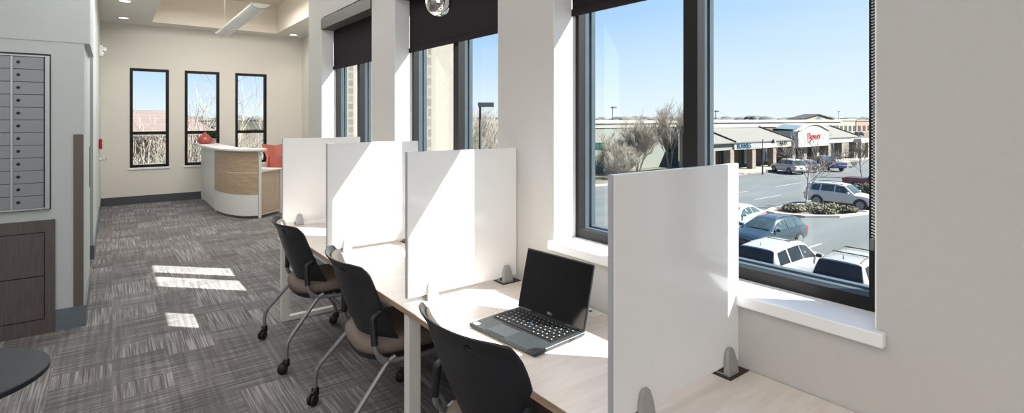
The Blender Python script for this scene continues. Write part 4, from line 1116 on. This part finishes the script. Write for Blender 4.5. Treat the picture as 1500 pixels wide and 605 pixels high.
for k, (x, y, h_, lab) in enumerate(((.55, 23.5, 5.6, 'tangled low bare tree filling the lower pane of the far window nearest the corridor'), (1.5, 25, 5.9, 'tangled low bare tree seen between the two far windows left of the vase'),
                                    (2.5, 24, 5.7, 'tangled low bare tree low in the far window behind the vase'), (3.6, 25.5, 6.2, 'tangled low bare tree between the far windows above the reception counter'), (4.6, 24, 6.2, 'tangled low bare tree low in the far window behind the coral chair'))):
    tree(60+k, (x, y, GZ), lab, 8, h_, .6, 4, .06, 'bark', 'twig', split=(3, 5), lean=.6, rmin=.010)
shrub(90, (.75, 27.5, GZ), (1.8, 1.0, 2.3), 'tall olive bush below the pink roof', 'juniper', 6000, .09)
shrub(91, (3.1, 29.0, GZ), (2.0, 1.0, 2.4), 'tall olive bush behind the vase window', 'juniper', 6000, .09)
shrub(92, (5.2, 22.5, GZ), (.7, .8, 3.9), 'tall dark conifer at the edge of the far window behind the coral chair', 'evergreen', 6000, .10, cat='tree')
for k, (x, y) in enumerate(((104, 33), (107, 31.5), (110, 34), (106, 37), (112, 38))):
    tree(110+k, (x, y, GZ), ['low bare shrub at the near corner past the shops', 'low bare shrub on the bed past the shops', 'reddish bare shrub beyond the shop railing', 'bare shrub beside the end canopy', 'bare shrub farthest past the shops'][k], 7, 2.6, .6, 3, .05, 'twig_dark', 'twig_dark', split=(3, 4), lean=.6, group='bare shrubs past the shops', name='bare_shrub')

# planted island
it = thing('planting_island', 'curbed parking island with brown mulch', 'island', (38.8, 16.4, GZ), kind='structure')
out = [(35.8, 17.5), (36.4, 15.9), (38.2, 14.5), (40.6, 13.9), (42.0, 13.6), (42.0, 14.1), (41.4, 15.2), (41.4, 18.6), (38.0, 18.9), (36.3, 18.5)]
ctr = Vector((39.2, 16.4)); inn = [tuple(ctr+(Vector(p)-ctr)*.87) for p in out]
bm = B(); n = len(out)
vo = [bm.verts.new((*p, GZ)) for p in out]; v1 = [bm.verts.new((*p, GZ+.16)) for p in out]; v2 = [bm.verts.new((*p, GZ+.16)) for p in inn]; v3 = [bm.verts.new((*p, GZ+.05)) for p in inn]
for i in range(n):
    j = (i+1) % n
    for a, b in ((vo, v1), (v1, v2), (v2, v3)): bm.faces.new((a[i], a[j], b[j], b[i]))
obj('curb', bm, M['curb'], it, world=True)
bm = B(); poly(bm, [(*p, GZ+.1) for p in inn]); obj('mulch', bm, M['mulch'], it, world=True)
struct('kerb', boxes((41.8, 60, 12.6, 13.0, GZ, GZ+.16), (28, 54, 35.6, 36.0, GZ, GZ+.12)), M['curb'], 'curb strip beside the silver SUV')

# lamp posts
def lamp_post(loc, h, label, goose=False, hd=(1, 0), rz=0.):
    t = thing('lamp_post', label, 'street lamp', loc, rz)
    bm = B(); tube(bm, [(0, 0, 0), (0, 0, h)], [.09, .06], 8); obj('pole', bm, M['pole'], t, smooth=60)
    bm = B()
    if goose:
        tube(bm, [(0, 0, h)]+[(.6-.6*math.cos(PI*k/8), -.6*(1-math.cos(PI*k/8))*.3, h+.6*math.sin(PI*k/8)) for k in range(9)], .065, 6)
        lathe(bm, ((.05, .05), (.14, -.05), (.34, -.42), (.32, -.44), (.0, -.25)), 14, (1.2, -.36, h+.02)); obj('lamp_head', bm, M['pole'], t, smooth=50)
    else:
        box(bm, -.12, .75 if hd[0] else .15, -.2, .2, h-.02, h+.22); obj('lamp_head', bm, M['pole'], t)
    return t
lamp_post((61.2, 31.5, GZ), 4.15, 'gooseneck lamp post in front of the shops', True, rz=math.radians(-66))
lamp_post((16.0, 23.9, GZ), 7.2, 'square-headed lamp post outside the middle window', rz=math.radians(-34))
lamp_post((63, 56.5, GZ), 8.3, 'distant lamp post above the grey building roof')
lamp_post((88, 54, GZ), 7.9, 'distant lamp post right of the dark window mullion')
lamp_post((236, 90, GZ), 9.6, 'distant lamp post by the cream store')

# distant treeline
rng = random.Random(5); bm = B()
for k in range(700):
    a = math.radians(-12+105*rng.random()); d = 345+60*rng.random()
    x, y = d*math.sin(a), d*math.cos(a); h_ = 1.0+2.2*rng.random()**2.5; w = 3+4*rng.random()
    bmesh.ops.create_icosphere(bm, subdivisions=2, radius=1, matrix=Matrix.Translation((x, y, 1.0)) @ Matrix.Diagonal((w, w, h_, 1)))
bmesh.ops.delete(bm, geom=[v for v in bm.verts if v.co.z < .2], context='VERTS')
prev = None
for k in range(60):
    a = math.radians(-12+105*k/59); p = (410*math.sin(a), 410*math.cos(a))
    q = (bm.verts.new((*p, GZ)), bm.verts.new((*p, 2.4)))
    if prev: bm.faces.new((prev[0], q[0], q[1], prev[1]))
    prev = q
o = obj('distant_treeline', bm, M['far_trees'], None, smooth=60); tagp(o, 'line of distant trees along the horizon', 'trees', kind='stuff')

# ================================================================== light
w = bpy.data.worlds.new('sky'); scene.world = w; w.use_nodes = True
nt = w.node_tree; nt.nodes.clear()
out = nt.nodes.new('ShaderNodeOutputWorld'); bg = nt.nodes.new('ShaderNodeBackground')
tc = nt.nodes.new('ShaderNodeTexCoord'); sp = nt.nodes.new('ShaderNodeSeparateXYZ')
nt.links.new(tc.outputs['Generated'], sp.inputs[0])
r = nt.nodes.new('ShaderNodeValToRGB'); e = r.color_ramp.elements
e[0].position = 0; e[0].color = srgb(232, 243, 252); e[1].position = 1; e[1].color = srgb(120, 168, 240)
for p_, c_ in ((.05, (222, 238, 252)), (.12, (204, 228, 253)), (.22, (176, 212, 252)), (.36, (150, 195, 250))): r.color_ramp.elements.new(p_).color = srgb(*c_)
nz = nt.nodes.new('ShaderNodeTexNoise'); nz.inputs['Scale'].default_value = 3; nz.inputs['Detail'].default_value = 5
mp = nt.nodes.new('ShaderNodeMapping'); mp.inputs['Scale'].default_value = (1, 1, 6)
nt.links.new(tc.outputs['Generated'], mp.inputs[0]); nt.links.new(mp.outputs[0], nz.inputs['Vector'])
az = mnode(nt, 'ADD', mnode(nt, 'MULTIPLY', mnode(nt, 'SUBTRACT', sp.outputs[1], sp.outputs[0]), .8), 1.3)
z = mnode(nt, 'ADD', mnode(nt, 'MULTIPLY', sp.outputs[2], mnode(nt, 'MAXIMUM', az, .8)), mnode(nt, 'MULTIPLY', mnode(nt, 'SUBTRACT', nz.outputs[0], .5), .05))
nt.links.new(z, r.inputs[0]); nt.links.new(r.outputs[0], bg.inputs[0]); bg.inputs[1].default_value = 1.12
nt.links.new(bg.outputs[0], out.inputs[0])

def lamp(kind, name, loc, energy, color=(1, 1, 1), rot=None, **kw):
    l = bpy.data.lights.new(name, kind); l.energy = energy; l.color = color
    for k, v in kw.items(): setattr(l, k, v)
    o = bpy.data.objects.new(name, l); COL.objects.link(o); o.location = loc
    if rot is not None: o.rotation_euler = rot
    return o
v = Vector((-1, 1.02, -1.40)).normalized()
so = lamp('SUN', 'sun', (20, -20, 30), 22, (1, .98, .95)); so.data.angle = math.radians(.5)
so.rotation_euler = v.to_track_quat('-Z', 'Y').to_euler()
lamp('AREA', 'fill_light_open_area', (-1.6, 1.0, 3.36), 85, (1, .98, .96), (0, 0, 0), shape='RECTANGLE', size=3.5, size_y=4.5)  # added fill without a fixture, lifts the open side of the room
lamp('AREA', 'fill_light_walkway', (.2, 4.2, 3.36), 40, (1, .98, .95), (0, 0, 0), shape='RECTANGLE', size=1.2, size_y=3.0)  # extra fill over the walkway, no fitting modelled here
lamp('AREA', 'fill_light_reception', (1.5, 9.0, 3.7), 135, (1, .97, .93), (0, 0, 0), shape='RECTANGLE', size=1.6, size_y=3.5)  # fill added inside the tray to brighten reception and the far wall
lamp('AREA', 'fill_light_behind_viewer', (-2.2, -2.6, 2.4), 76, (1, .99, .98), Vector((.75, 1, -.25)).to_track_quat('-Z', 'Y').to_euler(), shape='RECTANGLE', size=3.0, size_y=2.0)  # unseen fill added behind the camera to even out the room
lamp('AREA', 'fill_light_side_wall', (.95, 7.2, 3.38), 36, (.96, .99, 1), Vector((-1, -.15, -.6)).to_track_quat('-Z', 'Y').to_euler(), shape='RECTANGLE', size=1.6, size_y=.5)  # added above the view to lighten the corridor side wall
for x, y, _ in DLs:
    lamp('SPOT', 'downlight_beam', (x, y, CZ-.03), 8, (1, .9, .75), (0, 0, 0), spot_size=math.radians(100), spot_blend=.6, shadow_soft_size=.06)

scene.view_settings.view_transform = 'Standard'
scene.view_settings.look = 'None'
scene.view_settings.exposure = 0.0
scene.cycles.max_bounces = 10; scene.cycles.diffuse_bounces = 5; scene.cycles.transparent_max_bounces = 24
scene.cycles.use_denoising = True
scene.cycles.sample_clamp_indirect = 6
